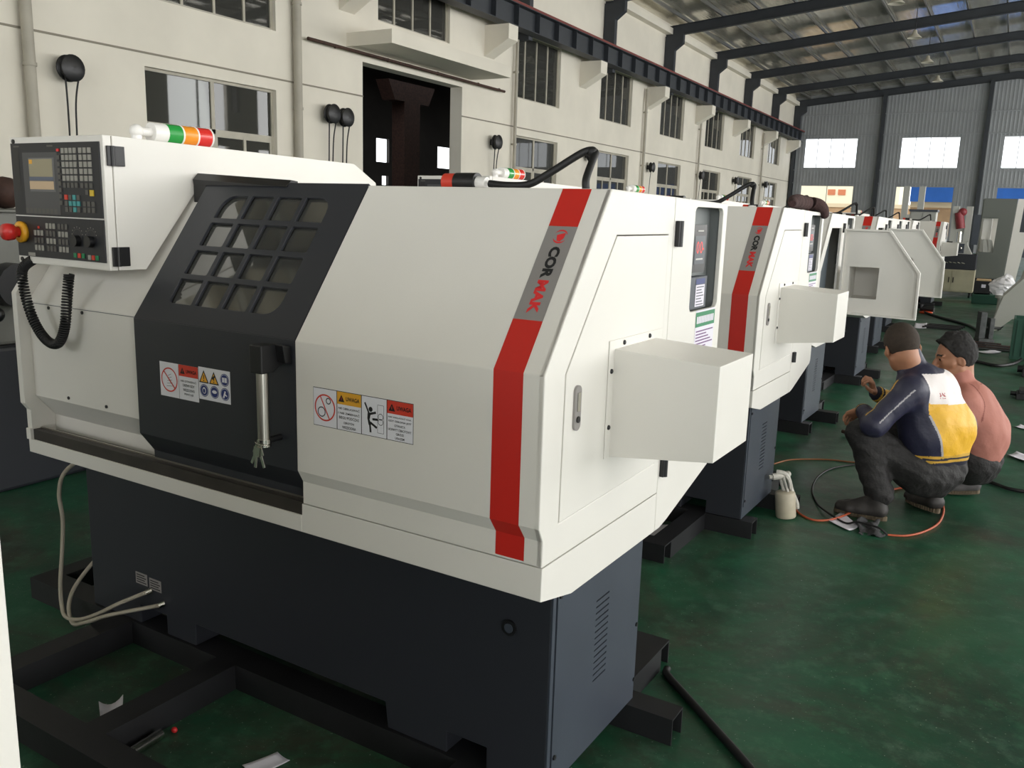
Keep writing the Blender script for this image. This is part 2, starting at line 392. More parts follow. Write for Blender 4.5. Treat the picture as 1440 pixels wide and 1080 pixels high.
def build_lathe(label, loc):
    root = empty('cnc_lathe', loc, PSI, label, 'lathe', 'row of white lathes')
    # base -------------------------------------------------------------------------------
    g = G().use(DARK)
    prof = [(-2.03, 0.09), (-1.745, 0.09), (-1.745, 0.16), (-1.60, 0.16), (-1.60, 0.09), (-1.446, 0.09), (-1.446, 0.17), (-0.60, 0.17), (-0.59, 0.09),
            (-0.375, 0.09), (-0.375, 0.155), (-0.241, 0.155), (-0.241, 0.09), (-0.058, 0.09), (-0.058, 0.712), (-2.03, 0.712)]
    g.prism_y(prof, 0.18, 0.746); g.use(RUST).box(-1.7, -0.26, 0.40, 0.42, 0.092, 0.12)
    g.use(BLACK).cyl((-0.178, 0.181, 0.531), (-0.178, 0.174, 0.531), 0.022); g.use(SLATE).cyl((-0.178, 0.175, 0.531), (-0.178, 0.172, 0.531), 0.013)
    base = g.build('base_cabinet', root, bevel=0.003)
    g = G().use(SLATE); slots = []
    for k in range(14):
        z = 0.541-0.0188*k; slots.append([(0.432, z-0.0025), (0.515, z-0.0025), (0.515, z+0.0025), (0.432, z+0.0025)])
    out = [(0.203, 0.15), (0.742, 0.15), (0.742, 0.672), (0.203, 0.672)]
    g.prism_x(out, -0.057, -0.05, slots); g.use(BLACK).box(-0.0575, -0.056, 0.40, 0.55, 0.27, 0.56)  # black sheet behind the slots stands in for the shade inside them
    g.use(SLATE).box(-0.057, -0.052, 0.181, 0.197, 0.09, 0.672).box(-0.057, -0.053, 0.197, 0.745, 0.09, 0.147)
    g.use(BLACK)
    for y, z in ((0.215, 0.64), (0.215, 0.18), (0.73, 0.35), (0.735, 0.16)): g.cyl((-0.05, y, z), (-0.046, y, z), 0.007, n=8)
    o = g.build('vent_panel', base); tag(o, 'slate side panel with vent slots')
    for x0, z0 in ((-1.764, 0.243), (-1.687, 0.238)):
        g = G(); fn = on_front(0.18); flat(g, rect(x0, z0, x0+0.066, z0+0.044), fn, SILVER, 0.001)
        for k in range(4): line(g, (x0+0.006, z0+0.008+0.009*k), (x0+0.06-0.008*(k % 2), z0+0.008+0.009*k), 0.004, fn, INK, 0.0016)
        g.build('name_plate', base)
    # tray -------------------------------------------------------------------------------
    g = G().use(WHITE)
    g.prism_x([(0.019, zA), (0.177, 0.676), (0.703, 0.675), (0.703, zB-0.003), (0.021, zB-0.003)], -0.764, 0.0)
    g.prism_x([(0.019, zA), (0.177, 0.676), (0.703, 0.675), (0.703, 0.76), (0.019, 0.76)], -2.10, -0.764)
    g.box(-2.10, -2.074, 0.012, 0.703, 0.76, 0.80)
    tray = g.build('chip_tray', root, bevel=0.002)
    g = G().use(mat('oily_brown_rail', (58, 52, 48), 0.5, var=0.4, scale=10)); g.box(-2.074, -0.764, 0.024, 0.05, 0.76, 0.797)
    g.use(STEEL).box(-2.074, -0.764, 0.050, 0.056, 0.797, 0.802); g.use(BLACK).box(-2.074, -0.764, 0.056, 0.12, 0.76, 0.78)
    o = g.build('sliding_rail', tray); tag(o, 'dark oily rail under the sliding door')
    # front cover with white end -----------------------------------------------------------
    g = G().use(WHITE)
    g.strip_x([(0.019, zB), (0.019, 0.86), (0.0, zC), (0.0, zK), (yT, zT), (0.703, 1.6535)], -0.757, -0.002, 0.012)
    outer = [(0.019, zB), (0.703, zB), (0.703, 1.6535), (yT, zT), (0.0, zK), (0.0, zC), (0.019, 0.86)]
    g.prism_x(outer, -0.016, 0.0, [grow(hatch_poly(), 0.0025)])
    front = g.build('front_cover', root, bevel=0.0025)
    g = G().use(mat('well_slate', (96, 104, 110), 0.5)); hp = hatch_poly()        # well behind the hatch
    g.prism_x([(0.12, 0.9), (0.66, 0.9), (0.66, 1.54), (0.34, 1.54), (0.12, 1.25)], -0.09, -0.08)
    g.build('cabinet_well', front)
    sl = on_slant(); fr = on_front(0.0)
    xa, xb = -0.1335, -0.0545
    g = G(); flat(g, rect(xa, zt(1.569), xb, zt(1.6585)), sl, RED, 0.0008); g.build('red_stripe', front)
    g = G(); flat(g, rect(xa, zt(1.358), xb, zt(1.569)), sl, SILVER, 0.0008)
    tc = (zt(1.545)+0.0)
    c = (xa+xb)/2+0.003
    g.use(LOGORED)
    flat(g, [(c-0.006, tc-0.012), (c+0.003, tc-0.014), (c+0.011, tc-0.004), (c+0.012, tc+0.011), (c+0.002, tc+0.008), (c-0.010, tc+0.004)], sl, LOGORED, 0.0014)
    for s in (0, PI):
        g.use(LOGORED); n = 14; vs = []
        for i in range(n):
            t = s+0.3+2.3*i/(n-1); k = math.sin(PI*i/(n-1))
            for r in (0.0185, 0.0185-0.0035*k-0.0006): vs.append(sl(c+r*math.cos(t), tc+r*1.05*math.sin(t), 0.0014))
        g.add(vs, [(2*i, 2*i+2, 2*i+3, 2*i+1) for i in range(n-1)], False)
    L0, L1 = zt(1.522), zt(1.372); mid = (L0+L1)/2
    put_text(g, 'COR', c, (L0+mid)/2+0.001, (L0-mid)*0.96, 0.029, sl, INK, 0.055, 0.0014, -PI/2)
    put_text(g, 'MAK', c, (L1+mid)/2-0.001, (mid-L1)*0.98, 0.029, sl, LOGORED, 0.05, 0.0014, -PI/2)
    o = g.build('brand_plate', front); tag(o, 'silver plate with black and red lettering')
    g = G(); flat(g, rect(xa, -0.0002, xb, zt(1.358)), sl, RED, 0.0008); flat(g, rect(xa, zC, xb, zK+0.0005), fr, RED, 0.0008)
    g.add([(xa, -0.0008, zC), (xb, -0.0008, zC), (xb+0.006, 0.0182, 0.86), (xa+0.006, 0.0182, 0.86)], [(0, 1, 2, 3)], False)
    flat(g, rect(xa+0.006, zB+0.006, xb+0.006, 0.86), on_front(0.019), RED, 0.0008); g.build('red_stripe', front)
    sticker_front(front)
    # hatch in the end cover; origin on its hinge line -----------------------------------------
    HY = 0.69
    hatch = G().use(WHITE)
    H = [(y-HY, z) for y, z in hatch_poly()]; hole = [(-0.30-0.0, 1.02), (-0.055, 1.02), (-0.055, 1.262), (-0.30, 1.262)]
    hatch.prism_x(H, -0.004, 0.001, [hole])
    n = len(H); Hi = grow(H, -0.014)
    for i in range(n):
        j = (i+1) % n
        hatch.add([(d, p[0], p[1]) for d in (-0.004, -0.036) for p in (H[i], H[j], Hi[j], Hi[i])],
                  [(0, 1, 2, 3), (4, 7, 6, 5), (0, 4, 5, 1), (1, 5, 6, 2), (2, 6, 7, 3), (3, 7, 4, 0)], False)
    hatch = hatch.build('hatch_door', root, (0, HY, 0))
    g = G().use(SILVER); P = roundrect(0.137-HY, 1.098, 0.168-HY, 1.207, 0.015, 6)
    g.prism_x(P, 0.001, 0.007); g.use(BLACK).cyl((0.007, 0.153-HY, 1.125), (0.010, 0.153-HY, 1.125), 0.008, n=12)
    g.use(CHROME).box(0.007, 0.010, 0.146-HY, 0.159-HY, 1.145, 1.19); g.build('latch', hatch, bevel=0.001)
    # chip box bolted over the opening
    g = G().use(WHITE); y0, y1 = 0.346, 0.611
    vs = [(0.004, y0, 0.989), (0.004, y1, 0.989), (0.004, y1, 1.27), (0.004, y0, 1.27), (0.277, y0, 1.021), (0.277, y1, 1.021), (0.277, y1, 1.2564), (0.277, y0, 1.2564)]
    g.add(vs, [(4, 5, 6, 7), (0, 1, 5, 4), (1, 2, 6, 5), (2, 3, 7, 6), (3, 0, 4, 7)], False)
    g.prism_x([(0.316, 0.989), (0.654, 0.989), (0.654, 1.293), (0.316, 1.293)], 0.0015, 0.004, [[(y0+.004, 0.995), (y1-.004, 0.995), (y1-.004, 1.266), (y0+.004, 1.266)]])
    cbox = g.build('chip_box', hatch, (0, -HY, 0), bevel=0.0015)
    for y, z in ((0.331, 1.07), (0.331, 1.215), (0.40, 1.281), (0.565, 1.281)):
        g = G().use(BLACK).lathe([(0.0065, 0), (0.006, 0.003), (0.003, 0.005), (0, 0.005)], (0.004, y-HY, z), (1, 0, 0), 10); g.build('bolt', hatch)
    for z in (1.553, 0.879):
        g = G().use(BLACK).box(0.0005, 0.014, 0.712, 0.742, z-0.036, z+0.02 if z < 1 else z+0.036); g.cyl((0.012, 0.727, z-0.036), (0.012, 0.727, z+0.02 if z < 1 else z+0.036), 0.008, n=10)
        g.build('hinge', root, bevel=0.002)
    # rear cover with window --------------------------------------------------------------------
    g = G().use(WHITE)
    out = [(0.706, 0.675), (0.742, 0.675), (0.797, 0.686), (1.145, 0.781), (1.16, 0.80), (1.16, 1.6445), (0.706, 1.6535)]
    win = roundrect(0.868, 1.318, 1.122, 1.63, 0.022)
    g.prism_x(out, -0.014, 0.0, [win]); g.box(-2.10, -0.014, 1.148, 1.16, 0.80, 1.6445)
    rear = g.build('rear_cover', root, bevel=0.002)
    g = G().use(mat('recess_grey', (112, 116, 116), 0.5)); g.box(-0.05, -0.045, 0.80, 1.145, 1.27, 1.64).box(-0.045, -0.0145, 0.855, 0.862, 1.30, 1.64).box(-0.045, -0.0145, 1.128, 1.135, 1.3, 1.64).box(-0.045, -0.0145, 0.862, 1.128, 1.30, 1.31)
    g.build('window_recess', rear)
    g = G().use(BLACK); g.box(-0.045, -0.012, 0.875, 1.012, 1.435, 1.578); fn = on_end(-0.012)
    flat(g, rect(0.912, 1.46, 1.0, 1.545), fn, SLATE, 0.001)
    for y in (0.937, 0.967): ring(g, y, 1.51, 0.011, 0.004, fn, mat('red_display_digits', (230, 60, 50), 0.4, emit=0.6), 0.0016, 20, 0.018)
    flat(g, disc(0.985, 1.505, 0.004, n=8), fn, MATS['red_display_digits'], 0.0016); line(g, (0.925, 1.475), (0.985, 1.475), 0.005, fn, KEYW, 0.0016); line(g, (0.93, 1.56), (0.98, 1.56), 0.004, fn, KEYW, 0.0016); g.build('drive_unit', rear)
    g = G().use(SLATE); g.box(-0.045, -0.014, 0.868, 1.05, 1.322, 1.42); fn = on_end(-0.014)
    flat(g, rect(0.95, 1.328, 1.03, 1.395), fn, PAPER, 0.001); flat(g, rect(0.95, 1.397, 1.03, 1.414), fn, SBLUE, 0.001)
    for k in range(7): line(g, (0.957, 1.334+0.009*k), (1.022-0.01*(k % 3), 1.334+0.009*k), 0.003, fn, SLATE, 0.0016)
    g.build('terminal_box', rear)
    g = G(); fn = on_end(0.0); flat(g, rect(0.931, 1.165, 1.105, 1.318), fn, PAPER, 0.0006)
    flat(g, rect(0.931, 1.266, 1.105, 1.312), fn, SGREEN, 0.001); [flat(g, rect(0.94+0.0142*k, 1.277, 0.9515+0.0142*k, 1.299), fn, PAPER, 0.0016) for k in range(11)]
    for k in range(9): line(g, (0.94, 1.252-0.0098*k), (1.096-0.02*((k*7) % 4), 1.252-0.0098*k), 0.004, fn, mat('violet_ink', (120, 84, 130), 0.6), 0.001)
    o = g.build('notice_sticker', rear); tag(o, 'white notice with a green header')
    # roof
    g = G().use(WHITE); g.prism_x([(0.297, 1.6585), (1.159, 1.6435), (1.159, 1.631), (0.305, 1.6465)], -2.10, -0.758)
    g.prism_x([(0.706, 1.6525), (1.148, 1.6435), (1.148, 1.631), (0.706, 1.641)], -0.758, -0.014); g.build('roof_panel', root)
    # left cover, end wall ------------------------------------------------------------------------
    g = G().use(WHITE)
    g.strip_x([(0.105, 0.78), (0.105, 0.838), (0.04, 0.918), (0.04, 1.25), (0.04+yT, 1.655)], -2.072, -1.405, 0.012)
    g.use(BLACK)
    for x, z in ((-1.95, 1.235), (-1.76, 1.235), (-1.66, 0.935), (-1.87, 0.935)): g.cyl((x, 0.0405, z), (x, 0.037, z), 0.006, n=8)
    g.use(SLATE).box(-2.07, -1.45, 0.0385, 0.041, 1.2435, 1.2455)
    g.build('left_cover', root, bevel=0.002)
    g = G().use(WHITE); g.prism_x([(0.019, 0.80), (0.019, 0.868), (0.0, zC), (0.0, 1.28), (0.075, 1.387), (0.7, 1.387), (0.7, 0.80)], -2.10, -2.072)
    g.prism_x([(0.7, 0.80), (1.148, 0.80), (1.148, 1.63), (0.7, 1.63)], -2.10, -2.085); g.build('end_wall', root, bevel=0.002)
    # inner liner seen through the door panes
    g = G().use(mat('liner_grey', (110, 110, 106), 0.6)); g.box(-2.0, -0.4, 0.86, 0.87, 0.8, 1.62).box(-1.404, -1.395, 0.42, 0.86, 0.8, 1.6)
    g.prism_x([(0.30, 0.82), (0.86, 1.15), (0.86, 1.13), (0.32, 0.80)], -1.39, -0.8); g.box(-0.78, -0.77, 0.35, 0.86, 0.8, 1.6)
    g.use(STEEL).cyl((-1.39, 0.6, 1.17), (-1.27, 0.6, 1.17), 0.10, n=24).cyl((-1.27, 0.6, 1.17), (-1.2, 0.6, 1.17), 0.05)
    g.use(SLATE).box(-1.05, -0.9, 0.5, 0.72, 1.08, 1.28); g.build('inner_liner', root)
    # sliding door ------------------------------------------------------------------------------
    dx0, dx1, off = -1.440, -0.762, 0.003
    g = G().use(DOORP)
    g.strip_x([(0.051, 0.79), (0.051, 0.825), (off, 0.890), (off, zK)], dx0, dx1, 0.012)
    holes = []; t0, t1 = 0.066, 0.459; ph = (t1-t0-3*0.018)/4
    bx = [(-1.325, -1.223), (-1.206, -1.108), (-1.091, -0.992), (-0.975, -0.872)]
    for r in range(4):
        for cc, (a, b) in enumerate(bx):
            q0 = t0+r*(ph+0.018); q1 = q0+ph
            if (r, cc) == (3, 0): holes.append(roundrect(a, q0, b, q1, 0.05, 6, (0, 0, 0, 1)))
            elif (r, cc) == (3, 3): holes.append(roundrect(a, q0, b, q1, 0.05, 6, (0, 0, 1, 0)))
            elif (r, cc) == (0, 0): holes.append(roundrect(a, q0, b, q1, 0.02, 6, (1, 0, 0, 0)))
            elif (r, cc) == (0, 3): holes.append(roundrect(a, q0, b, q1, 0.05, 6, (0, 1, 0, 0)))
            else: holes.append(roundrect(a, q0, b, q1, 0.006, 2))
    so = on_slant(off); g.plate(rect(dx0, 0.001, dx1, 0.512), holes, lambda a, b, d: so(a, b, -d), 0.0, 0.01)
    door = g.build('sliding_door', root, bevel=0.0015)
    g = G().use(PANE); g.plate(rect(-1.36, 0.03, -0.85, 0.49), [], lambda a, b, d: so(a, b, -d), 0.012, 0.016); g.build('window_pane', door)
    stickers_door(door, off)
    g = G().use(BLACK); g.prism_x([(0.002, 1.185), (-0.005, 1.215), (-0.03, 1.24), (-0.078, 1.24), (-0.078, 1.165), (-0.035, 1.165), (-0.012, 1.18)], -0.845, -0.80)
    g.prism_x([(0.002, 1.185), (0.0, 1.235), (-0.03, 1.24), (-0.02, 1.19)], -0.805, -0.772)
    g.use(STEEL).cyl((-0.822, -0.055, 1.17), (-0.822, -0.055, 0.985), 0.0165, n=20); g.use(CHROME).cyl((-0.822, -0.055, 0.985), (-0.822, -0.055, 0.965), 0.019, n=20)
    g.use(BLACK).cyl((-0.822, -0.05, 0.978), (-0.822, 0.003, 0.978), 0.009)
    hd = g.build('door_handle', door, bevel=0.003)
    g = G().use(CHROME); g.tube([(-0.822+0.022*math.cos(t*PI/8), -0.058+0.02*math.sin(t*PI/8), 0.975-0.004*math.cos(t*PI/8)) for t in range(16)], 0.0013, 6, True)
    for ang, yy in ((0.15, -0.078), (-0.35, -0.075), (0.5, -0.072)):
        rm = Matrix.Rotation(ang, 3, 'Y'); o3 = Vector((-0.825, yy, 0.97))
        for (u0, u1, w0, w1) in ((-0.011, 0.011, -0.03, -0.004), (-0.004, 0.004, -0.062, -0.03)):
            g.add([o3+rm @ Vector((u, d, w)) for d in (0, 0.002) for (u, w) in ((u0, w0), (u1, w0), (u1, w1), (u0, w1))],
                  [(0, 1, 2, 3), (4, 7, 6, 5), (0, 4, 5, 1), (1, 5, 6, 2), (2, 6, 7, 3), (3, 7, 4, 0)], False)
    g.build('key_ring', door)
    g = G().use(BLACK); g.prism_x([(0.290, 1.654), (0.287, 1.672), (0.308, 1.693), (0.335, 1.690), (0.335, 1.654)], -1.50, -1.075)
    g.v = [(x, y, z-(0.019*(x+1.5)/0.425 if z > 1.665 else 0)) for x, y, z in g.v]      # the track dips towards the middle
    g.box(-1.50, -1.44, 0.29, 0.312, 1.60, 1.655); g.build('door_track', root, bevel=0.0015)
    # control cabinet -----------------------------------------------------------------------------
    g = G().use(WHITE)
    cx0, cx1 = -1.998, -1.506
    g.prism_x([(0.010, 1.388), (0.105, 1.388), (0.33, 1.667), (1.21, 1.658), (1.20, 1.70), (1.07, 1.768), (0.010, 1.786)], cx0, cx1)
    cab = g.build('control_cabinet', root, bevel=0.003)
    g = G().use(WHITE); g.prism_x([(-0.020, 1.388), (0.007, 1.388), (0.007, 1.786), (-0.020, 1.786)], cx0, cx1)
    g.use(BLACK).cyl((-1.975, -0.0205, 1.773), (-1.975, -0.024, 1.773), 0.007).cyl((-1.975, -0.0205, 1.40), (-1.975, -0.024, 1.40), 0.007)
    lid = g.build('panel_lid', cab, bevel=0.0025)
    KEY = mat('grey_keys', (150, 148, 140), 0.5); KEYD = mat('dark_grey_keys', (86, 84, 80), 0.5); PANEL = mat('panel_black', (30, 31, 36), 0.45)
    TEAL = mat('teal_keys', (70, 150, 150), 0.5)
    fn = on_front(-0.020)
    g = G(); g.use(PANEL); g.prism_y(rect(-1.990, 1.543, -1.520, 1.767), -0.024, -0.0205); fp = on_front(-0.024)
    flat(g, rect(-1.925, 1.548, -1.735, 1.738), fp, mat('screen_bezel', (72, 72, 74), 0.4), 0.0006)
    for k in range(8): flat(g, rect(-1.925+0.0225*k, 1.551, -1.908+0.0225*k, 1.566), fp, KEYD, 0.0012)
    for x in (-1.955, -1.77): line(g, (x-0.016, 1.757), (x+0.016, 1.757), 0.005, fp, KEYD, 0.001)
    flat(g, rect(-1.975, 1.62, -1.945, 1.75), fp, BLACK, 0.0005)
    g.build('upper_keyboard', cab, bevel=0.001)
    g = G(); scr = mat('lcd_screen_dim', (150, 142, 116), 0.25); flat(g, rect(-1.892, 1.618, -1.752, 1.722), fp, mat('lcd_screen_frame', (96, 96, 98), 0.3), 0.0012)
    flat(g, rect(-1.890, 1.664, -1.762, 1.718), fp, scr, 0.0016); flat(g, rect(-1.892, 1.653, -1.760, 1.663), fp, mat('lcd_blue_bar', (84, 92, 110), 0.3), 0.0016)
    flat(g, rect(-1.892, 1.625, -1.760, 1.650), fp, mat('lcd_pale_field', (196, 170, 138), 0.25), 0.0016); flat(g, rect(-1.888, 1.703, -1.870, 1.716), fp, SYEL, 0.002)
    g.build('screen', cab)
    def keys(g, xs, zs, w, h, m, y=-0.024):
        g.use(m)
        for z in zs:
            for x in xs: g.box(x-w/2, x+w/2, y-0.003, y, z-h/2, z+h/2)
    g = G(); zs = [1.742-0.0205*k for k in range(5)]
    xs4 = [-1.702+0.0205*k for k in range(4)]; xs3 = [-1.612+0.0225*k for k in range(3)]
    keys(g, xs4, zs, 0.014, 0.0155, KEY); keys(g, xs3, zs, 0.015, 0.0155, KEY); keys(g, xs4+xs3, [1.639], 0.014, 0.0145, KEYD)
    keys(g, [-1.727], [1.722-0.0195*k for k in range(8)], 0.014, 0.013, KEYD); keys(g, [-1.727], [1.744], 0.012, 0.008, LOGORED)
    keys(g, [-1.59], [1.619], 0.013, 0.0145, KEYD); keys(g, [-1.566], [1.617], 0.018, 0.018, mat('yellow_key', (206, 176, 50), 0.5))
    for r, row in enumerate(('rdtd', 'ktTt', 'dkTd')):
        for k, ch in enumerate(row): keys(g, [-1.699+0.021*k], [1.603-0.0185*r], 0.0145, 0.0145, {'r': SRED, 'd': KEYD, 'k': KEYD, 't': TEAL, 'T': TEAL}[ch])
    keys(g, [-1.605+0.0215*k for k in range(3)], [1.5845, 1.566], 0.0145, 0.0145, KEYD); g.build('keypad', cab)
    g = G(); g.use(PANEL); g.prism_y(rect(-1.990, 1.411, -1.519, 1.539), -0.024, -0.0205)
    flat(g, rect(-1.932, 1.413, -1.892, 1.424), fp, KEY, 0.0008)
    for x, z in ((-1.690, 1.515), (-1.69, 1.515)): pass
    for x in (-1.655, -1.585):
        ring(g, x, 1.487, 0.022, 0.0012, fp, KEYD, 0.001, 20); g.use(BLACK).cyl((x, -0.024, 1.472), (x, -0.04, 1.472), 0.017, n=16)
        for k in range(7): t = PI*k/6; flat(g, disc(x+0.027*math.cos(t), 1.492+0.022*math.sin(t), 0.0018, n=6), fp, KEY, 0.001)
    for x0 in (-1.882, -1.814, -1.748):
        for r in range(4):
            if r == 0 and x0 < -1.85: keys(g, [x0+0.021], [1.506], 0.009, 0.008, SRED); continue
            keys(g, [x0+0.0185*k for k in range(3)], [1.512-0.0235*r], 0.0125, 0.017, KEY if (r+int(x0*100)) % 2 else KEYD)
    for k, m in enumerate((SGREEN, SRED, SGREEN)): keys(g, [-1.672+0.021*k], [1.427], 0.014, 0.0145, m)
    for k, m in enumerate((KEY, SRED, SGREEN)): keys(g, [-1.598+0.019*k], [1.424], 0.014, 0.0145, m)
    g.build('lower_keyboard', cab, bevel=0.001)
    g = G(); e = Vector((-1.955, -0.024, 1.488)); g.use(mat('estop_yellow', (232, 168, 40), 0.4)).lathe([(0.0, 0), (0.034, 0), (0.034, 0.012), (0.027, 0.016), (0.018, 0.016)], e, (0, -1, 0))
    g.use(mat('estop_red', (206, 44, 40), 0.35)).lathe([(0.016, 0.016), (0.016, 0.03), (0.026, 0.034), (0.028, 0.05), (0.025, 0.062), (0.0, 0.066)], e, (0, -1, 0)); g.build('emergency_stop', cab)
    for z in (1.727, 1.43):
        g = G().use(BLACK); g.box(cx1+0.0005, cx1+0.008, -0.012, 0.0025, z-0.029, z+0.029).box(cx1+0.0005, cx1+0.008, 0.0085, 0.045, z-0.029, z+0.029).cyl((cx1+0.008, 0.005, z-0.029), (cx1+0.008, 0.005, z+0.029), 0.007, n=10); g.build('hinge', cab, bevel=0.0015)
    # signal tower lying on the cabinet -------------------------------------------------------------
    g = G().use(mat('white_plastic', (236, 234, 230), 0.35)); T = Vector((-1.578, 0.145, 1.813))
    g.cyl((T.x, T.y, 1.783), (T.x, T.y, 1.80), 0.016).ball(T, 0.021).cyl(T, T+Vector((0, 0.05, 0)), 0.014).cyl(T+Vector((0, 0.05, 0)), T+Vector((0, 0.10, 0)), 0.031, n=24)
    tower = g.build('signal_tower', root)
    y = T.y+0.10
    for nm, c in (('green_lens', (36, 152, 66)), ('orange_lens', (240, 150, 40)), ('red_lens', (214, 44, 40))):
        g = G().use(mat(nm, c, 0.18, coat=0.5)).cyl((T.x, y, T.z), (T.x, y+0.052, T.z), 0.032, n=24)
        g.use(MATS['white_plastic']).cyl((T.x, y+0.052, T.z), (T.x, y+0.058, T.z), 0.033, n=24); y += 0.058
        g.build(nm, tower)
    # coiled cable under the control cabinet ----------------------------------------------------------
    path = smoothpath([(-1.93, -0.012, 1.40), (-1.985, -0.02, 1.36), (-1.975, -0.02, 1.27), (-1.93, -0.02, 1.185), (-1.875, -0.015, 1.135), (-1.82, -0.012, 1.135), (-1.79, -0.005, 1.19), (-1.775, 0.0, 1.28), (-1.77, 0.01, 1.36)], 20)
    hel = []; NT = 78; n = len(path)
    for i in range(NT*12):
        u = i/(NT*12-1)*(n-1.001); k = int(u); fr_ = u-k; p = path[k].lerp(path[k+1], fr_); t = (path[min(k+1, n-1)]-path[max(k-1, 0)]).normalized()
        a = t.cross(Vector((0, 1, 0))).normalized(); b = t.cross(a); th = 2*PI*i/12
        hel.append(p+(a*math.cos(th)+b*math.sin(th))*0.0135)
    g = G().use(RUBBER).tube(hel, 0.0036, 6); g.build('coiled_cable', root)
    # conduit arching over the roof -------------------------------------------------------------------
    g = G().use(RUBBER).tube(smoothpath([(-0.63, 0.72, 1.685), (-0.56, 0.72, 1.68), (-0.49, 0.73, 1.685), (-0.43, 0.75, 1.72), (-0.345, 0.80, 1.783), (-0.315, 0.82, 1.785), (-0.305, 0.78, 1.75), (-0.29, 0.72, 1.70), (-0.285, 0.715, 1.665)], 10), 0.0115, 12)
    g.ball((-0.322, 0.815, 1.785), 0.017)
    cond = g.build('cable_conduit', root)
    g = G().use(MATS['white_plastic']).cyl((-0.64, 0.72, 1.685), (-0.675, 0.72, 1.687), 0.02, n=14).cyl((-0.285, 0.715, 1.648), (-0.285, 0.715, 1.672), 0.02, n=14); g.build('cable_gland', cond)
    g = G().use(BLACK).cyl((-0.675, 0.72, 1.688), (-0.755, 0.72, 1.688), 0.03, n=20); g.use(SRED).cyl((-0.755, 0.72, 1.688), (-0.80, 0.72, 1.688), 0.028, n=20).box(-0.80, -0.68, 0.70, 0.74, 1.645, 1.665); g.build('pump_motor', root)
    return root

def add_hoses(root):
    base = [c for c in kids(root) if c.name.startswith('base_cabinet')][0]
    br = mat('braided_steel_hose', (190, 182, 166), 0.32, metal=0.7, bump=0.6, bscale=500)
    ends = ((-1.69, 0.165, 0.228), (-1.62, 0.165, 0.198))
    p1 = [(-2.02, 0.22, 0.69), (-2.07, 0.13, 0.62), (-2.11, 0.12, 0.53), (-2.10, 0.12, 0.43), (-2.115, 0.12, 0.32), (-2.13, 0.11, 0.17), (-2.115, 0.10, 0.09), (-2.06, 0.08, 0.065), (-1.98, 0.08, 0.075), (-1.88, 0.09, 0.12), (-1.77, 0.11, 0.185), ends[0]]
    p2 = [(-2.06, 0.40, 0.30), (-2.10, 0.28, 0.25), (-2.13, 0.18, 0.15), (-2.10, 0.12, 0.09), (-2.0, 0.07, 0.06), (-1.92, 0.07, 0.085), (-1.80, 0.09, 0.14), ends[1]]
    for p, e in ((p1, ends[0]), (p2, ends[1])):
        g = G().use(br).tube(smoothpath(p, 10), 0.0075, 10)
        g.use(CHROME).cyl(e, (e[0]+0.012, 0.182, e[2]+0.006), 0.011, n=6)
        g.build('coolant_hose', base)

def build_skid(label, loc, long_left=True):
    r = empty('steel_skid', loc, PSI, label, 'skid frame', 'skids under the lathes'); h = 0.088
    def rail(x0, x1, y0, y1):
        g = G().use(RAIL); t = 0.006
        g.box(x0, x1, y0, y1, h-t, h)
        if x1-x0 > y1-y0: g.box(x0, x1, y0, y0+t, 0, h-t).box(x0, x1, y1-t, y1, 0, h-t)
        else: g.box(x0, x0+t, y0, y1, 0, h-t).box(x1-t, x1, y0, y1, 0, h-t)
        return g.build('rail', r)
    rail(-2.30, -0.236, -0.39, -0.30)
    rail(-2.45, 0.01, 0.17, 0.265); rail(-2.45, 0.10, 0.70, 0.79); rail(-2.1, -0.10, 1.10, 1.18)
    for x in (-1.885, -1.332, -0.33): rail(x, x+0.094, -0.30, 0.17)
    rail(-2.45, -2.36, 0.265, 0.70); rail(-0.2, -0.10, 0.79, 1.10)
    return r
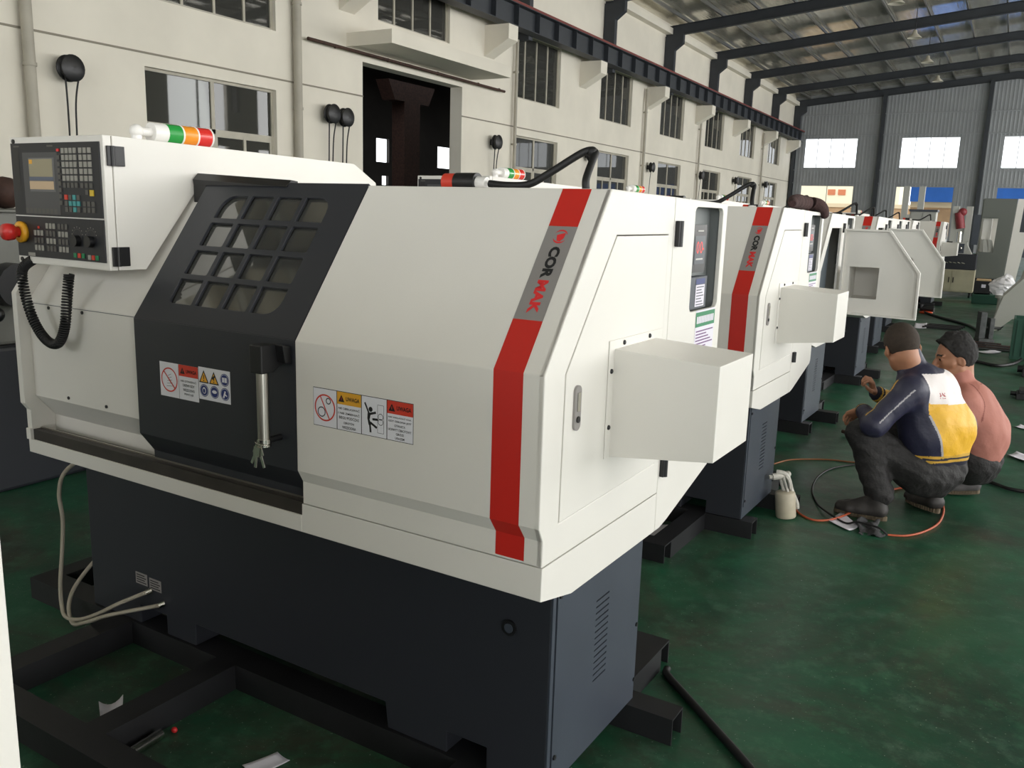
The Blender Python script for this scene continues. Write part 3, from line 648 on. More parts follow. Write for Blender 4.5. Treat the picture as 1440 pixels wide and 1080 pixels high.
# ------------------------------------------------------------------ hall shell
def floor_mat():
    m = bpy.data.materials.new('worn_green_floor_paint'); m.use_nodes = True; nt = m.node_tree; b = nt.nodes['Principled BSDF']; L = nt.links.new
    tc = nt.nodes.new('ShaderNodeTexCoord')
    def noise(sc, det=6, rough=0.6, dist=0.0):
        n = nt.nodes.new('ShaderNodeTexNoise'); n.inputs['Scale'].default_value = sc; n.inputs['Detail'].default_value = det
        n.inputs['Roughness'].default_value = rough; n.inputs['Distortion'].default_value = dist; L(tc.outputs['Object'], n.inputs['Vector']); return n.outputs['Fac']
    def ramp(f, p0, p1, c0, c1):
        r = nt.nodes.new('ShaderNodeValToRGB'); r.color_ramp.elements[0].position = p0; r.color_ramp.elements[1].position = p1
        r.color_ramp.elements[0].color = (*c0, 1); r.color_ramp.elements[1].color = (*c1, 1); L(f, r.inputs['Fac']); return r.outputs['Color']
    def mix(f, a, c):
        x = nt.nodes.new('ShaderNodeMix'); x.data_type = 'RGBA'; L(f, x.inputs['Factor']); L(a, x.inputs['A']); L(c, x.inputs['B']); return x.outputs['Result']
    k, w = (0, 0, 0), (1, 1, 1)
    green = ramp(noise(1.1, 5, 0.6, 0.4), 0.3, 0.72, lin((21, 60, 45)), lin((38, 98, 68)))
    dirt = ramp(noise(0.8, 10, 0.74, 0.9), 0.45, 0.62, k, (0.85, 0.85, 0.85))
    c1 = mix(dirt, green, ramp(noise(5, 6), 0.3, 0.7, lin((36, 38, 34)), lin((72, 68, 58))))
    scuff = ramp(noise(9, 9, 0.78), 0.5, 0.68, k, (0.7, 0.7, 0.7))
    c2 = mix(scuff, c1, ramp(noise(3, 3), 0.3, 0.7, lin((84, 104, 92)), lin((46, 112, 76))))
    speck = ramp(noise(95, 2, 0.5), 0.70, 0.73, k, (0.7, 0.7, 0.7))
    rgb = nt.nodes.new('ShaderNodeRGB'); rgb.outputs[0].default_value = (*lin((150, 158, 148)), 1)
    L(mix(speck, c2, rgb.outputs[0]), b.inputs['Base Color'])
    L(ramp(noise(2.2, 6, 0.65), 0.3, 0.75, (0.30, 0.30, 0.30), (0.52, 0.52, 0.52)), b.inputs['Roughness'])
    b.inputs['Specular IOR Level'].default_value = 0.45
    bp = nt.nodes.new('ShaderNodeBump'); bp.inputs['Strength'].default_value = 0.12; bp.inputs['Distance'].default_value = 0.004
    L(noise(38, 5), bp.inputs['Height']); L(bp.outputs['Normal'], b.inputs['Normal'])
    return m
g = G().use(floor_mat()); g.box(WX-0.37, RX+0.3, NY-0.3, FY+0.2, -0.2, 0.0); struct(g.build('floor'))

ZE = 9.0                                            # eaves height of roof underside
def zroof(x): return ZE+0.1*(x-WX) if x < 0 else ZE+0.1*(-WX)-0.1*x
# left wall: openings as (y0, y1, z0, z1)
WT = 0.37
UP = [(21.13+6*i, 24.0+6*i, 4.86, 6.67) for i in range(6)]+[(8.75, 11.63, 4.93, 6.7), (14.82, 17.72, 5.74, 7.05)]
LO = [(21.15+6*i, 23.98+6*i, 1.1, 3.81) for i in range(6)]+[(8.56, 11.6, 1.1, 3.82)]
DOOR = (14.27, 18.34, 0.0, 4.77)
R4 = lambda o: rect(o[0], o[2], o[1], o[3])
g = G().use(CREAM); g.plate([(NY, 0), (DOOR[0], 0), (DOOR[0], DOOR[3]), (DOOR[1], DOOR[3]), (DOOR[1], 0), (FY, 0), (FY, 9.35), (NY, 9.35)],
                             [R4(o) for o in UP+LO], lambda a, b, d: (d, a, b), WX-WT, WX); struct(g.build('wall_left'))
g = G().use(GREYSHEET)
FWU = [(-11.39, -8.2, 4.89, 6.73), (-5.73, -2.5, 4.89, 6.73), (-0.29, 2.9, 4.89, 6.73), (5.3, 8.5, 4.89, 6.73)]
FWL = [(-11.42, -8.17, 0.9, 3.84), (-5.76, -2.52, 0.9, 3.84), (-0.31, 2.9, 0.9, 3.84), (5.3, 8.5, 0.9, 3.84)]
g.plate([(WX, 0), (RX, 0), (RX, zroof(RX)+0.3), (0, zroof(0)+0.3), (WX, ZE+0.3)], [rect(o[0], o[2], o[1], o[3]) for o in FWU+FWL], lambda a, b, d: (a, d, b), FY, FY+0.12)
x = WX+0.1
while x < RX-0.1:                                    # standing ribs of the corrugated sheet
    cuts = sorted([(o[2], o[3]) for o in FWU+FWL if o[0]-0.05 < x < o[1]+0.05]); z = 0.0
    for a, b in cuts+[(zroof(x), None)]:
        if a-z > 0.1: g.add([(x-0.05, FY, z), (x-0.02, FY-0.013, z), (x+0.02, FY-0.013, z), (x+0.05, FY, z), (x-0.05, FY, a), (x-0.02, FY-0.013, a), (x+0.02, FY-0.013, a), (x+0.05, FY, a)], [(0, 1, 5, 4), (1, 2, 6, 5), (2, 3, 7, 6)], False)
        z = b
    x += 0.2
struct(g.build('wall_far'))
g = G().use(CREAM); g.plate([(NY, 0), (FY, 0), (FY, 9.2), (NY, 9.2)], [rect(y, z0, y+3.8, z1) for y in range(-1, 55, 6) for z0, z1 in ((0.8, 4.6), (5.3, 7.9))]+[rect(-12.0, 0.02, -6.5, 4.7)], lambda a, b, d: (d, a, b), RX, RX+0.25); struct(g.build('wall_right'))
g = G().use(CREAM); g.plate([(WX, 0), (RX, 0), (RX, 9.2), (0, 10.3), (WX, 9.2)], [rect(-10, 2.0, 10, 6.4)], lambda a, b, d: (a, d, b), NY-0.25, NY); struct(g.build('wall_near'))
g = G().use(mat('right_window_mullion', (150, 150, 146), 0.5))
for k in range(10): g.box(RX+0.05, RX+0.12, 0.85+6*k, 0.95+6*k, 0.8, 4.6).box(RX+0.05, RX+0.12, 0.85+6*k, 0.95+6*k, 5.3, 7.9)
struct(g.build('window_20'))

# roof: foil-faced insulation over steel purlins
foil = bpy.data.materials.new('foil_faced_roof_insulation'); foil.use_nodes = True
def _foil(nt):
    b = nt.nodes['Principled BSDF']; L = nt.links.new; tc = nt.nodes.new('ShaderNodeTexCoord')
    b.inputs['Metallic'].default_value = 0.75; b.inputs['Roughness'].default_value = 0.2
    mp = nt.nodes.new('ShaderNodeMapping'); mp.inputs['Scale'].default_value = (5.0, 0.5, 1); L(tc.outputs['Object'], mp.inputs['Vector'])
    n = nt.nodes.new('ShaderNodeTexNoise'); n.inputs['Scale'].default_value = 1.6; n.inputs['Detail'].default_value = 4; L(mp.outputs[0], n.inputs['Vector'])
    r = nt.nodes.new('ShaderNodeValToRGB'); r.color_ramp.elements[0].color = (*lin((196, 191, 176)), 1); r.color_ramp.elements[1].color = (*lin((236, 232, 218)), 1)
    r.color_ramp.elements[0].position = 0.35; r.color_ramp.elements[1].position = 0.7
    L(n.outputs['Fac'], r.inputs['Fac']); L(r.outputs['Color'], b.inputs['Base Color'])
    bp = nt.nodes.new('ShaderNodeBump'); bp.inputs['Strength'].default_value = 0.3; bp.inputs['Distance'].default_value = 0.03; L(n.outputs['Fac'], bp.inputs['Height']); L(bp.outputs['Normal'], b.inputs['Normal'])
_foil(foil.node_tree)
g = G().use(foil); g.prism_y([(WX-0.3, zroof(WX)+0.17), (0, zroof(0)+0.2), (RX+0.3, zroof(RX)+0.17), (RX+0.3, zroof(RX)+0.4), (0, zroof(0)+0.43), (WX-0.3, zroof(WX)+0.4)], NY-0.3, FY+0.2)
ceil = struct(g.build('ceiling'))
PUR = mat('galvanised_purlin', (150, 150, 146), 0.35, metal=0.8)
x = WX+0.9
while x < RX:
    z = zroof(x); g = G().use(PUR).box(x-0.005, x+0.005, NY, FY, z+0.01, z+0.17).box(x, x+0.05, NY, FY, z+0.01, z+0.018); g.build('purlin', ceil); x += 1.35
# crane runway on corbels, steel knees and rafters
def rafter(y):
    g = G().use(BEAM); d0, d1 = 0.39, 0.0
    for x0, x1 in ((WX, 0.0), (0.0, RX)):
        za, zb = zroof(x0), zroof(x1)
        for off, t, w in ((0, 0.015, 0.1), (d0-0.015, 0.015, 0.1)):
            g.add([(x, y+s*w, z-off-q) for q in (0, t) for s in (-1, 1) for x, z in ((x0, za), (x1, zb))], [(0, 1, 3, 2), (4, 6, 7, 5), (0, 4, 5, 1), (2, 3, 7, 6), (0, 2, 6, 4), (1, 5, 7, 3)], False)
        g.add([(x, y+s*0.006, z-q) for q in (0.01, d0-0.01) for s in (-1, 1) for x, z in ((x0, za), (x1, zb))], [(0, 1, 3, 2), (4, 6, 7, 5), (0, 4, 5, 1), (2, 3, 7, 6), (0, 2, 6, 4), (1, 5, 7, 3)], False)
    o = g.build('roof_rafter')
    for sx, bx in ((1, WX), (-1, RX)):
        g = G().use(BEAM); X = lambda d: bx+sx*d
        g.prism_y([(X(0.02), 6.4), (X(0.42), 6.4), (X(0.42), 8.1), (X(0.75), 8.35), (X(0.75), 8.72), (X(0.02), 8.62)][::sx], y-0.11, y+0.11)
        g.build('knee_column', o)
    return o
RAFT = [57.05]+[57.2-6*k for k in range(1, 12)]
NAMES = ['hard against the far grey wall', 'second from the far wall', 'third from the far wall', 'fourth from the far wall', 'fifth from the far wall', 'sixth from the far wall, nearest one in view']
for i, y in enumerate(RAFT):
    o = rafter(y); tag(o, 'dark steel roof rafter '+NAMES[i] if i < 6 else 'dark steel roof rafter overhead, nearer than the camera view', 'roof beam', 'steel roof rafters' if i < 6 else 'rafters outside the view')
g = G().use(BEAM); bx0, bx1 = WX+0.42, WX+0.78
g.box(bx0, bx1, NY, FY-0.3, 6.5, 6.52).box(bx0, bx1, NY, FY-0.3, 7.06, 7.08).box((bx0+bx1)/2-0.01, (bx0+bx1)/2+0.01, NY, FY-0.3, 6.52, 7.06)
y = NY+0.5
while y < FY-0.5: g.box(bx0+0.02, bx1-0.02, y, y+0.012, 6.52, 7.06); y += 1.2
crane = g.build('crane_runway_beam'); tag(crane, 'dark steel crane runway beam with red rail along the cream wall', 'crane beam')
g = G().use(mat('red_oxide_rail', (120, 52, 46), 0.6)); g.box(bx1-0.05, bx1+0.005, NY, FY-0.3, 7.081, 7.14); g.build('rail', crane)
ORD = ['first', 'second', 'third', 'fourth', 'fifth', 'sixth', 'seventh', 'eighth', 'ninth']
for i, yc in enumerate([13.5, 19.4]+[25.4+6.05*k for k in range(6)]):
    g = G().use(CREAM); g.plate([(WX, 5.7), (WX+0.75, 6.12), (WX+0.75, 6.5), (WX, 6.5)], [], lambda a, b, d: (a, d, b), yc, yc+0.5)
    o = g.build('wall_corbel'); tag(o, 'cream concrete corbel under the crane beam, '+(ORD[i-1]+' one in view from the left' if i else 'just outside the picture top'), 'corbel', 'corbels under the crane beam')
g = G().use(CREAM); g.box(WX, WX+0.28, NY, FY, 8.72, 8.95); struct(g.build('trim_1'))
g = G().use(mat('dirty_joint_line', (140, 134, 120), 0.9)); g.box(WX, WX+0.02, NY, DOOR[0], 4.02, 4.05).box(WX, WX+0.02, DOOR[1], FY, 4.02, 4.05); struct(g.build('trim_2'))
PIPE = mat('painted_downpipe', (176, 170, 156), 0.6, var=0.15, scale=2)
for i, (y, r) in enumerate([(6.48, 0.085), (12.1, 0.085), (21.0, 0.05), (31.2, 0.055), (38.06, 0.045), (49.5, 0.05)]):
    g = G().use(PIPE).cyl((WX+0.11, y, 0), (WX+0.11, y, 6.4 if i > 1 else 8.7), r, n=12)
    for z in (1.5, 3.5, 5.5): g.cyl((WX+0.11, y, z), (WX+0.11, y, z+0.05), r+0.015, n=12).box(WX, WX+0.1, y-0.02, y+0.02, z, z+0.05)
    o = g.build('downpipe', None, (0.005, 0, 0)); tag(o, 'painted rainwater downpipe on the cream wall, '+ORD[i]+' from the left', 'pipe', 'downpipes on the cream wall')
# windows of the left wall
WG = glass('dark_window_glass', (0.42, 0.44, 0.42), 0.02, 0.55, 0.0)
WN = [0]
def window_left(o, kind):
    y0, y1, z0, z1 = o; WN[0] += 1; X = WX-0.12; t = 0.05
    g = G().use(ALU)
    g.plate(rect(y0, z0, y1, z1), [rect(y0+t, z0+t, y1-t, z1-t)], lambda a, b, d: (d, a, b), X-0.04, X+0.03)
    def bar(a0, b0, a1, b1): g.box(X-0.03, X+0.025, a0, a1, b0, b1)
    if kind == 'up':
        for k in (1, 2, 3): yc = y0+(y1-y0)*k/4; bar(yc-0.025, z0+t, yc+0.025, z1-t)
    else:
        zt_ = z0+(z1-z0)*0.66; yc = (y0+y1)/2; bar(y0+t, zt_-0.04, y1-t, zt_+0.04); bar(yc-0.04, z0+t, yc+0.04, z1-t)
        for s in (0.25, 0.75): yq = y0+(y1-y0)*s; bar(yq-0.03, z0+t, yq+0.03, zt_-0.04)
        for a, b in ((y0+t, yc-0.04), (yc+0.04, y1-t)):
            g.plate(rect(a, z0+t, b, zt_-0.04), [rect(a+0.05, z0+t+0.05, b-0.05, zt_-0.09)], lambda p, q, d: (d, p, q), X-0.01, X+0.02)
    w = struct(g.build('window_%d' % WN[0]))
    g = G().use(WG).box(X-0.006, X, y0+t, y1-t, z0+t, z1-t); g.build('window_pane', w)
for o in UP: window_left(o, 'up')
for o in LO: window_left(o, 'lo')
def window_far(o, n, low):
    WN[0] += 1; x0, x1, z0, z1 = o; g = G().use(mat('far_window_frame', (150, 152, 154), 0.5)); t = 0.045
    g.plate(rect(x0, z0, x1, z1), [rect(x0+t, z0+t, x1-t, z1-t)], lambda a, b, d: (a, d, b), FY+0.02, FY+0.08)
    for k in range(1, n): xc = x0+(x1-x0)*k/n; g.box(xc-0.018, xc+0.018, FY+0.03, FY+0.07, z0+t, z1-t)
    struct(g.build('window_%d' % WN[0]))
for o in FWU: window_far(o, 4, False)
for o in FWL: window_far(o, 2, True)
# far wall framing
for i, x in enumerate((-12.0, -6.86, -1.22, 4.4)):
    g = G().use(BEAM).box(x-0.1, x+0.1, FY-0.3, FY-0.28, 0, zroof(x)-0.3).box(x-0.1, x+0.1, FY-0.05, FY-0.03, 0, zroof(x)-0.3).box(x-0.008, x+0.008, FY-0.28, FY-0.05, 0, zroof(x)-0.3)
    o = g.build('wind_column'); tag(o, 'dark steel column against the grey far wall, '+('in the left corner' if i == 0 else ['', 'between left and middle windows', 'between middle and right windows', 'beyond the right edge'][i]), 'column', 'steel columns of the far wall')
g = G().use(GREYSHEET)
for z in (3.95, 4.75, 6.86, 8.1): g.box(WX, RX, FY-0.06, FY-0.0, z, z+0.06)
struct(g.build('trim_3'))
# door head: canopy slab, rusty track, dark neighbour hall
g = G().use(CREAM).prism_z([(WX, 13.73), (WX+1.226, 13.73), (WX+1.226, 18.76), (WX, 18.76)], 5.0, 5.28); o = g.build('door_canopy'); tag(o, 'cream concrete canopy slab above the dark doorway', 'canopy')
g = G().use(RUST).cyl((WX+0.14, 12.38, 4.92), (WX+0.14, 20.3, 4.90), 0.035, n=10)
for y in (13.2, 15.0, 17.0, 18.9, 20.0): g.cyl((WX+0.14, y, 4.93), (WX+0.003, y, 4.95), 0.015, n=6).ball((WX+0.14, y, 4.91), 0.045, 8, 6)
o = g.build('door_track'); tag(o, 'rusty sliding-door track on the wall above the dark doorway', 'door track')
NH = mat('neighbour_hall_dark', (60, 56, 52), 0.9, var=0.3, scale=0.6); NX = -30.0  # dark mottled colour for the neighbouring hall
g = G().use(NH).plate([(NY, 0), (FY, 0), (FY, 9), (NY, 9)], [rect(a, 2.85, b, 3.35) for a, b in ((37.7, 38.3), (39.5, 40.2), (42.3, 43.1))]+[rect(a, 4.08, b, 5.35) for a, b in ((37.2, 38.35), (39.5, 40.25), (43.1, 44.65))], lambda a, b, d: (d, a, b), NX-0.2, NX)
g.box(NX, WX-WT-0.02, NY-0.2, NY, 0, 9).box(NX, WX-WT-0.02, FY, FY+0.2, 0, 9).box(NX, -21, NY, FY, 9, 9.2).box(-18, WX-WT-0.02, NY, FY, 9, 9.2).box(NX, WX-WT-0.02, NY, FY, -0.2, -0.01)  # unseen roof strip left open, added to let sky light into this hall
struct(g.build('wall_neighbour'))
g = G().use(RUST).box(-20.5, -19.9, 26.2, 27.2, 0, 5.6).plate([(25.6, 5.6), (27.8, 5.6), (28.2, 6.3), (25.2, 6.3)], [], lambda a, b, d: (d, a, b), -20.5, -19.9); o = g.build('hall_column'); tag(o, 'brown column with a flared head inside the dark doorway', 'column')
# cable reels on the left wall
def reel(y, z, n, label):
    r = empty('cable_reel', (WX+0.004, y, z), 0, label, 'cable reel', 'cable reels on the cream wall')
    g = G().use(BLACK)
    g.lathe([(0, 0.13), (0.19, 0.13), (0.2, 0.14), (0.19, 0.15), (0.09, 0.155), (0.09, 0.25), (0.19, 0.255), (0.2, 0.265), (0.19, 0.275), (0.05, 0.28), (0, 0.29)], (0, 0, 0), (1, 0, 0), 24)
    g.lathe([(0.15, 0.16), (0.165, 0.2), (0.15, 0.25)], (0, 0, 0), (1, 0, 0), 20); g.build('spool', r)
    g = G().use(BLACK).box(0, 0.13, -0.04, 0.04, -0.08, 0.08); g.build('wall_bracket', r)
    for k in range(n):
        s = (-0.06, 0.08)[k]; g = G().use(RUBBER).tube(smoothpath([(0.2, s*1.6, -0.12), (0.16, s, -0.5), (0.12, s*0.6+0.03*k, -1.2), (0.06, s*0.4, -2.2)], 6), 0.014, 6); g.build('cable', r)
for i, (y, z) in enumerate([(7.07, 3.55), (13.02, 3.52), (13.46, 3.49), (19.85, 3.49), (26.1, 3.56), (31.95, 3.5), (38.34, 3.5), (44.2, 3.53), (50.4, 3.58)]):
    reel(y, z, 2 if i < 5 else 1, ['black cable reel high on the wall left of the first big window', 'left one of the paired black reels beside the dark doorway', 'right one of the paired black reels beside the dark doorway', 'single black reel on the wall right of the dark doorway'][i] if i < 4 else 'black cable reel on the cream wall, %s one past the dark doorway' % ORD[i-3])
# high-bay lamps, unlit
for i, y in enumerate((31.92, 38.17, 44.24, 50.34)):
    x = -3.55; r = empty('pendant_lamp', (x, y, 9.0), 0, 'unlit bell-shaped lamp hanging from the roof, %s from the far wall' % ['fourth', 'third', 'second', 'nearest'][i], 'lamp', 'unlit pendant lamps')
    g = G().use(mat('lamp_enamel', (190, 184, 170), 0.4)).lathe([(0.03, 0.22), (0.07, 0.2), (0.09, 0.08), (0.27, -0.08), (0.28, -0.1), (0.26, -0.09), (0.06, 0.06), (0.0, 0.06)], (0, 0, 0), (0, 0, 1), 20); g.build('lamp_shade', r)
    g = G().use(BLACK).cyl((0, 0, 0.22), (0, 0, zroof(x)-9.0+0.17), 0.015, n=6); g.build('lamp_rod', r)
# outdoors beyond the far windows
g = G().use(mat('yard_concrete', (150, 146, 138), 0.9)).box(-60, 60, FY+0.3, 140, -0.3, -0.05); struct(g.build('ground'))
g = G().use(mat('tan_yard_wall', (204, 168, 128), 0.85, var=0.2, scale=1.5)).box(-40, 40, 74, 74.3, -0.05, 2.75); g.use(mat('pale_wall_cap', (226, 206, 170), 0.8)).box(-40, 40, 73.9, 74.4, 2.75, 3.05)
o = g.build('yard_wall'); tag(o, 'tan yard wall seen through the lower far windows', 'wall')
g = G().use(mat('cream_render', (236, 226, 196), 0.8)).box(-34, -8.4, 84, 92, -0.05, 5.3); bl = g.build('yard_building'); tag(bl, 'cream building outside the left far window', 'building')
g = G().use(mat('faded_red_lettering', (196, 120, 84), 0.8))
for k in range(4): g.box(-14.5+0.9*k+(0.7 if k > 1 else 0), -13.85+0.9*k+(0.7 if k > 1 else 0), 83.93, 84.0, 4.0, 4.5)
g.build('wall_sign', bl)
g = G().use(mat('blue_sheet_roof', (52, 116, 206), 0.6, var=0.1, scale=2)).prism_x([(61, 3.02), (61, 4.2), (66, 4.9), (66, 3.02)], -5.25, 3.6); g.use(MATS['pale_wall_cap']).box(-5.2, 3.5, 61.1, 66, 2.66, 3.02); g.use(MATS['tan_yard_wall']).box(-5.2, 3.5, 61.15, 66, -0.05, 2.66)
o = g.build('blue_shed'); tag(o, 'blue-roofed shed outside the right far windows', 'shed')
# ------------------------------------------------------------------ figures from smooth distance fields
class SDF:
    def __init__(s, lo, hi, h):
        s.lo = np.array(lo, float); s.h = h; s.n = np.ceil((np.array(hi)-s.lo)/h).astype(int)+1
        s.D = np.full(s.n, 0.3, np.float32)
    def _sl(s, lo, hi):
        a = np.clip(np.floor((np.array(lo)-s.lo)/s.h).astype(int), 0, s.n); b = np.clip(np.ceil((np.array(hi)-s.lo)/s.h).astype(int)+1, 0, s.n)
        sl = tuple(slice(i, j) for i, j in zip(a, b))
        ax = [s.lo[i]+s.h*np.arange(a[i], b[i], dtype=np.float32) for i in range(3)]
        return sl, np.meshgrid(*ax, indexing='ij')
    def _merge(s, sl, d, k):
        D = s.D[sl]
        if k <= 0: s.D[sl] = np.minimum(D, d); return
        h = np.clip(0.5+0.5*(D-d)/k, 0, 1); s.D[sl] = D*(1-h)+d*h-k*h*(1-h)
    def cone(s, a, b, ra, rb, k=0.02):
        a = np.array(a, float); b = np.array(b, float); r = max(ra, rb)+k+3*s.h+0.02
        sl, (X, Y, Z) = s._sl(np.minimum(a, b)-r, np.maximum(a, b)+r)
        if X.size == 0: return s
        ab = b-a; L = max(ab@ab, 1e-9); t = np.clip(((X-a[0])*ab[0]+(Y-a[1])*ab[1]+(Z-a[2])*ab[2])/L, 0, 1)
        d = np.sqrt((X-a[0]-t*ab[0])**2+(Y-a[1]-t*ab[1])**2+(Z-a[2]-t*ab[2])**2)-(ra+(rb-ra)*t)
        s._merge(sl, d.astype(np.float32), k); return s
    def chain(s, pts, rs, k=0.02):
        for i in range(len(pts)-1): s.cone(pts[i], pts[i+1], rs[i], rs[i+1], k)
        return s
    def _elld(s, c, rad, M, grow):
        c = np.array(c, float); r = max(rad)+grow
        sl, (X, Y, Z) = s._sl(c-r, c+r); P = [X-c[0], Y-c[1], Z-c[2]]; q = 0; q2 = 0
        for i in range(3):
            u = P[0]*M[i][0]+P[1]*M[i][1]+P[2]*M[i][2]; q = q+(u/rad[i])**2; q2 = q2+(u/rad[i]**2)**2
        k0 = np.sqrt(q); k1 = np.sqrt(q2)+1e-9
        return sl, (k0*(k0-1)/k1).astype(np.float32)
    def ell(s, c, rad, M, k=0.02):
        sl, d = s._elld(c, rad, M, k+3*s.h+0.02); s._merge(sl, d, k); return s
    def carve(s, c, rad, M, k=0.006):
        sl, d = s._elld(c, rad, M, k+3*s.h+0.02); D = s.D[sl]; d = -d
        h = np.clip(0.5-0.5*(D-d)/k, 0, 1); s.D[sl] = D*(1-h)+d*h+k*h*(1-h); return s
    def above(s, p, n):      # keep only the side of the plane that n points to
        ax = [s.lo[i]+s.h*np.arange(s.n[i], dtype=np.float32) for i in range(3)]
        d = -((ax[0]-p[0])*n[0])[:, None, None]-((ax[1]-p[1])*n[1])[None, :, None]-((ax[2]-p[2])*n[2])[None, None, :]
        s.D = np.maximum(s.D, d); return s
    def folds(s, amp, f, seed=0, stretch=(1, 1, 1)):
        rg = np.random.RandomState(seed); ax = [s.lo[i]+s.h*np.arange(s.n[i], dtype=np.float32) for i in range(3)]
        for o in range(4):
            v = rg.normal(size=3)*np.array(stretch); v = v/np.linalg.norm(v)*f*(1+0.7*o); p = rg.rand()*6
            w = np.sin((ax[0]*v[0])[:, None, None]+(ax[1]*v[1])[None, :, None]+(ax[2]*v[2])[None, None, :]+p)
            s.D += (amp/(1+0.5*o)*w).astype(np.float32)
        return s
    def tufts(s, amp, c, seed=0):
        rg = np.random.RandomState(seed); m = [int(q//c)+2 for q in s.n]; r = rg.rand(*m).astype(np.float32)
        for ax in range(3):
            x = np.arange(s.n[ax])/c; i = x.astype(int); f = (x-i).astype(np.float32); sh = [1, 1, 1]; sh[ax] = -1; f = f.reshape(sh)
            r = np.take(r, i, ax)*(1-f)+np.take(r, i+1, ax)*f
        s.D += amp*(r-0.5)*2; return s
    def mesh(s):             # surface nets
        D = s.D; n = D.shape; S = D < 0; c = np.zeros((n[0]-1, n[1]-1, n[2]-1), np.int8)
        for i in (0, 1):
            for j in (0, 1):
                for k in (0, 1): c += S[i:n[0]-1+i, j:n[1]-1+j, k:n[2]-1+k]
        idx = np.argwhere((c > 0) & (c < 8)); N = len(idx); ids = np.full(c.shape, -1, np.int32); ids[tuple(idx.T)] = np.arange(N)
        acc = np.zeros((N, 3)); cnt = np.zeros(N)
        co = np.array([(i, j, k) for i in (0, 1) for j in (0, 1) for k in (0, 1)])
        for a in range(8):
            for b in range(a+1, 8):
                df = co[b]-co[a]
                if np.abs(df).sum() != 1: continue
                da = D[tuple((idx+co[a]).T)]; db = D[tuple((idx+co[b]).T)]; m = (da < 0) != (db < 0)
                t = np.where(m, da/(da-db+1e-12), 0); acc += m[:, None]*(co[a]+t[:, None]*df); cnt += m
        V = s.lo+s.h*(idx+acc/cnt[:, None]); F = []
        for ax in range(3):
            a1, a2 = (ax+1) % 3, (ax+2) % 3; sl0 = [slice(None)]*3; sl1 = [slice(None)]*3
            sl0[ax] = slice(0, n[ax]-1); sl1[ax] = slice(1, n[ax]); A, B = S[tuple(sl0)], S[tuple(sl1)]
            e = np.argwhere(A != B); ok = (e[:, a1] > 0) & (e[:, a1] < n[a1]-1) & (e[:, a2] > 0) & (e[:, a2] < n[a2]-1); e = e[ok]
            if not len(e): continue
            u = np.zeros(3, int); u[a1] = 1; w = np.zeros(3, int); w[a2] = 1
            q = np.stack([ids[tuple((e-u-w).T)], ids[tuple((e-w).T)], ids[tuple(e.T)], ids[tuple((e-u).T)]], 1)
            fl = ~A[tuple(e.T)]; q[fl] = q[fl][:, ::-1]; F.append(q)
        return V, np.concatenate(F)
def sdf_obj(name, sd, parent, mats, pick=None):
    V, F = sd.mesh(); me = bpy.data.meshes.new(name)
    me.vertices.add(len(V)); me.vertices.foreach_set('co', V.ravel()); me.loops.add(F.size); me.loops.foreach_set('vertex_index', F.ravel())
    me.polygons.add(len(F)); me.polygons.foreach_set('loop_start', np.arange(0, F.size, 4)); me.polygons.foreach_set('loop_total', np.full(len(F), 4))
    for m in mats: me.materials.append(m)
    me.update(calc_edges=True); me.validate()
    me.polygons.foreach_set('use_smooth', np.ones(len(me.polygons), bool))
    if pick is not None:
        C = V[F].mean(1); A = V[F[:, 2]]-V[F[:, 0]]; B = V[F[:, 3]]-V[F[:, 1]]; Nn = np.cross(A, B); Nn /= np.linalg.norm(Nn, axis=1)[:, None]+1e-12
        me.polygons.foreach_set('material_index', pick(C, Nn).astype(np.int32))
    me.update()
    o = bpy.data.objects.new(name, me); COL.objects.link(o); o.parent = parent
    sm = o.modifiers.new('smooth', 'SMOOTH'); sm.factor = 0.5; sm.iterations = 2
    return o
def frame(f, up=(0, 0, 1)):
    f = Vector(f).normalized(); u = Vector(up); u = (u-f*u.dot(f)).normalized(); l = u.cross(f)
    return f, l, u
def hand(sd, wrist, d, palm, side, curl, r=0.0085, spread=0.16, thumb=None):
    # d: direction of the fingers, palm: palm-facing normal, side: +1 thumb on d x palm side
    d = Vector(d).normalized(); pn = Vector(palm); pn = (pn-d*pn.dot(d)).normalized(); s = d.cross(pn)*side; w = Vector(wrist)
    for off, k in ((-0.028, 0.008), (-0.01, 0.008), (0.01, 0.008), (0.027, 0.008)): sd.cone(w+s*off*0.6, w+d*0.078+s*off, 0.015, 0.0125, 0.012)
    for i, (off, ln) in enumerate(((0.03, 0.072), (0.0105, 0.08), (-0.0095, 0.074), (-0.0285, 0.06))):
        b = w+d*0.08+s*off; dd = (d+s*(off*spread/0.03)*0.5).normalized(); p = b; a = curl[i]*0.45; k = 0.003
        for j, fr in enumerate((0.45, 0.32, 0.25)):
            v = dd*math.cos(a)+pn*math.sin(a); q = p+v*ln*fr; sd.cone(p, q, r*(1.0-0.1*j), r*(0.92-0.1*j), k); p = q; a += curl[i]*(0.75 if j == 0 else 0.5)
    tb = w+d*0.022+s*0.026; t1 = tb+(d*0.55+s*0.6+pn*0.5).normalized()*0.038
    t2 = t1+(thumb or (d*0.8+pn*0.45)).normalized()*0.03; t3 = t2+(thumb or (d*0.9+pn*0.3)).normalized()*0.022
    sd.chain([tb, t1, t2, t3], [0.0135, 0.0115, 0.010, 0.0085], 0.005)
HS = 1.07
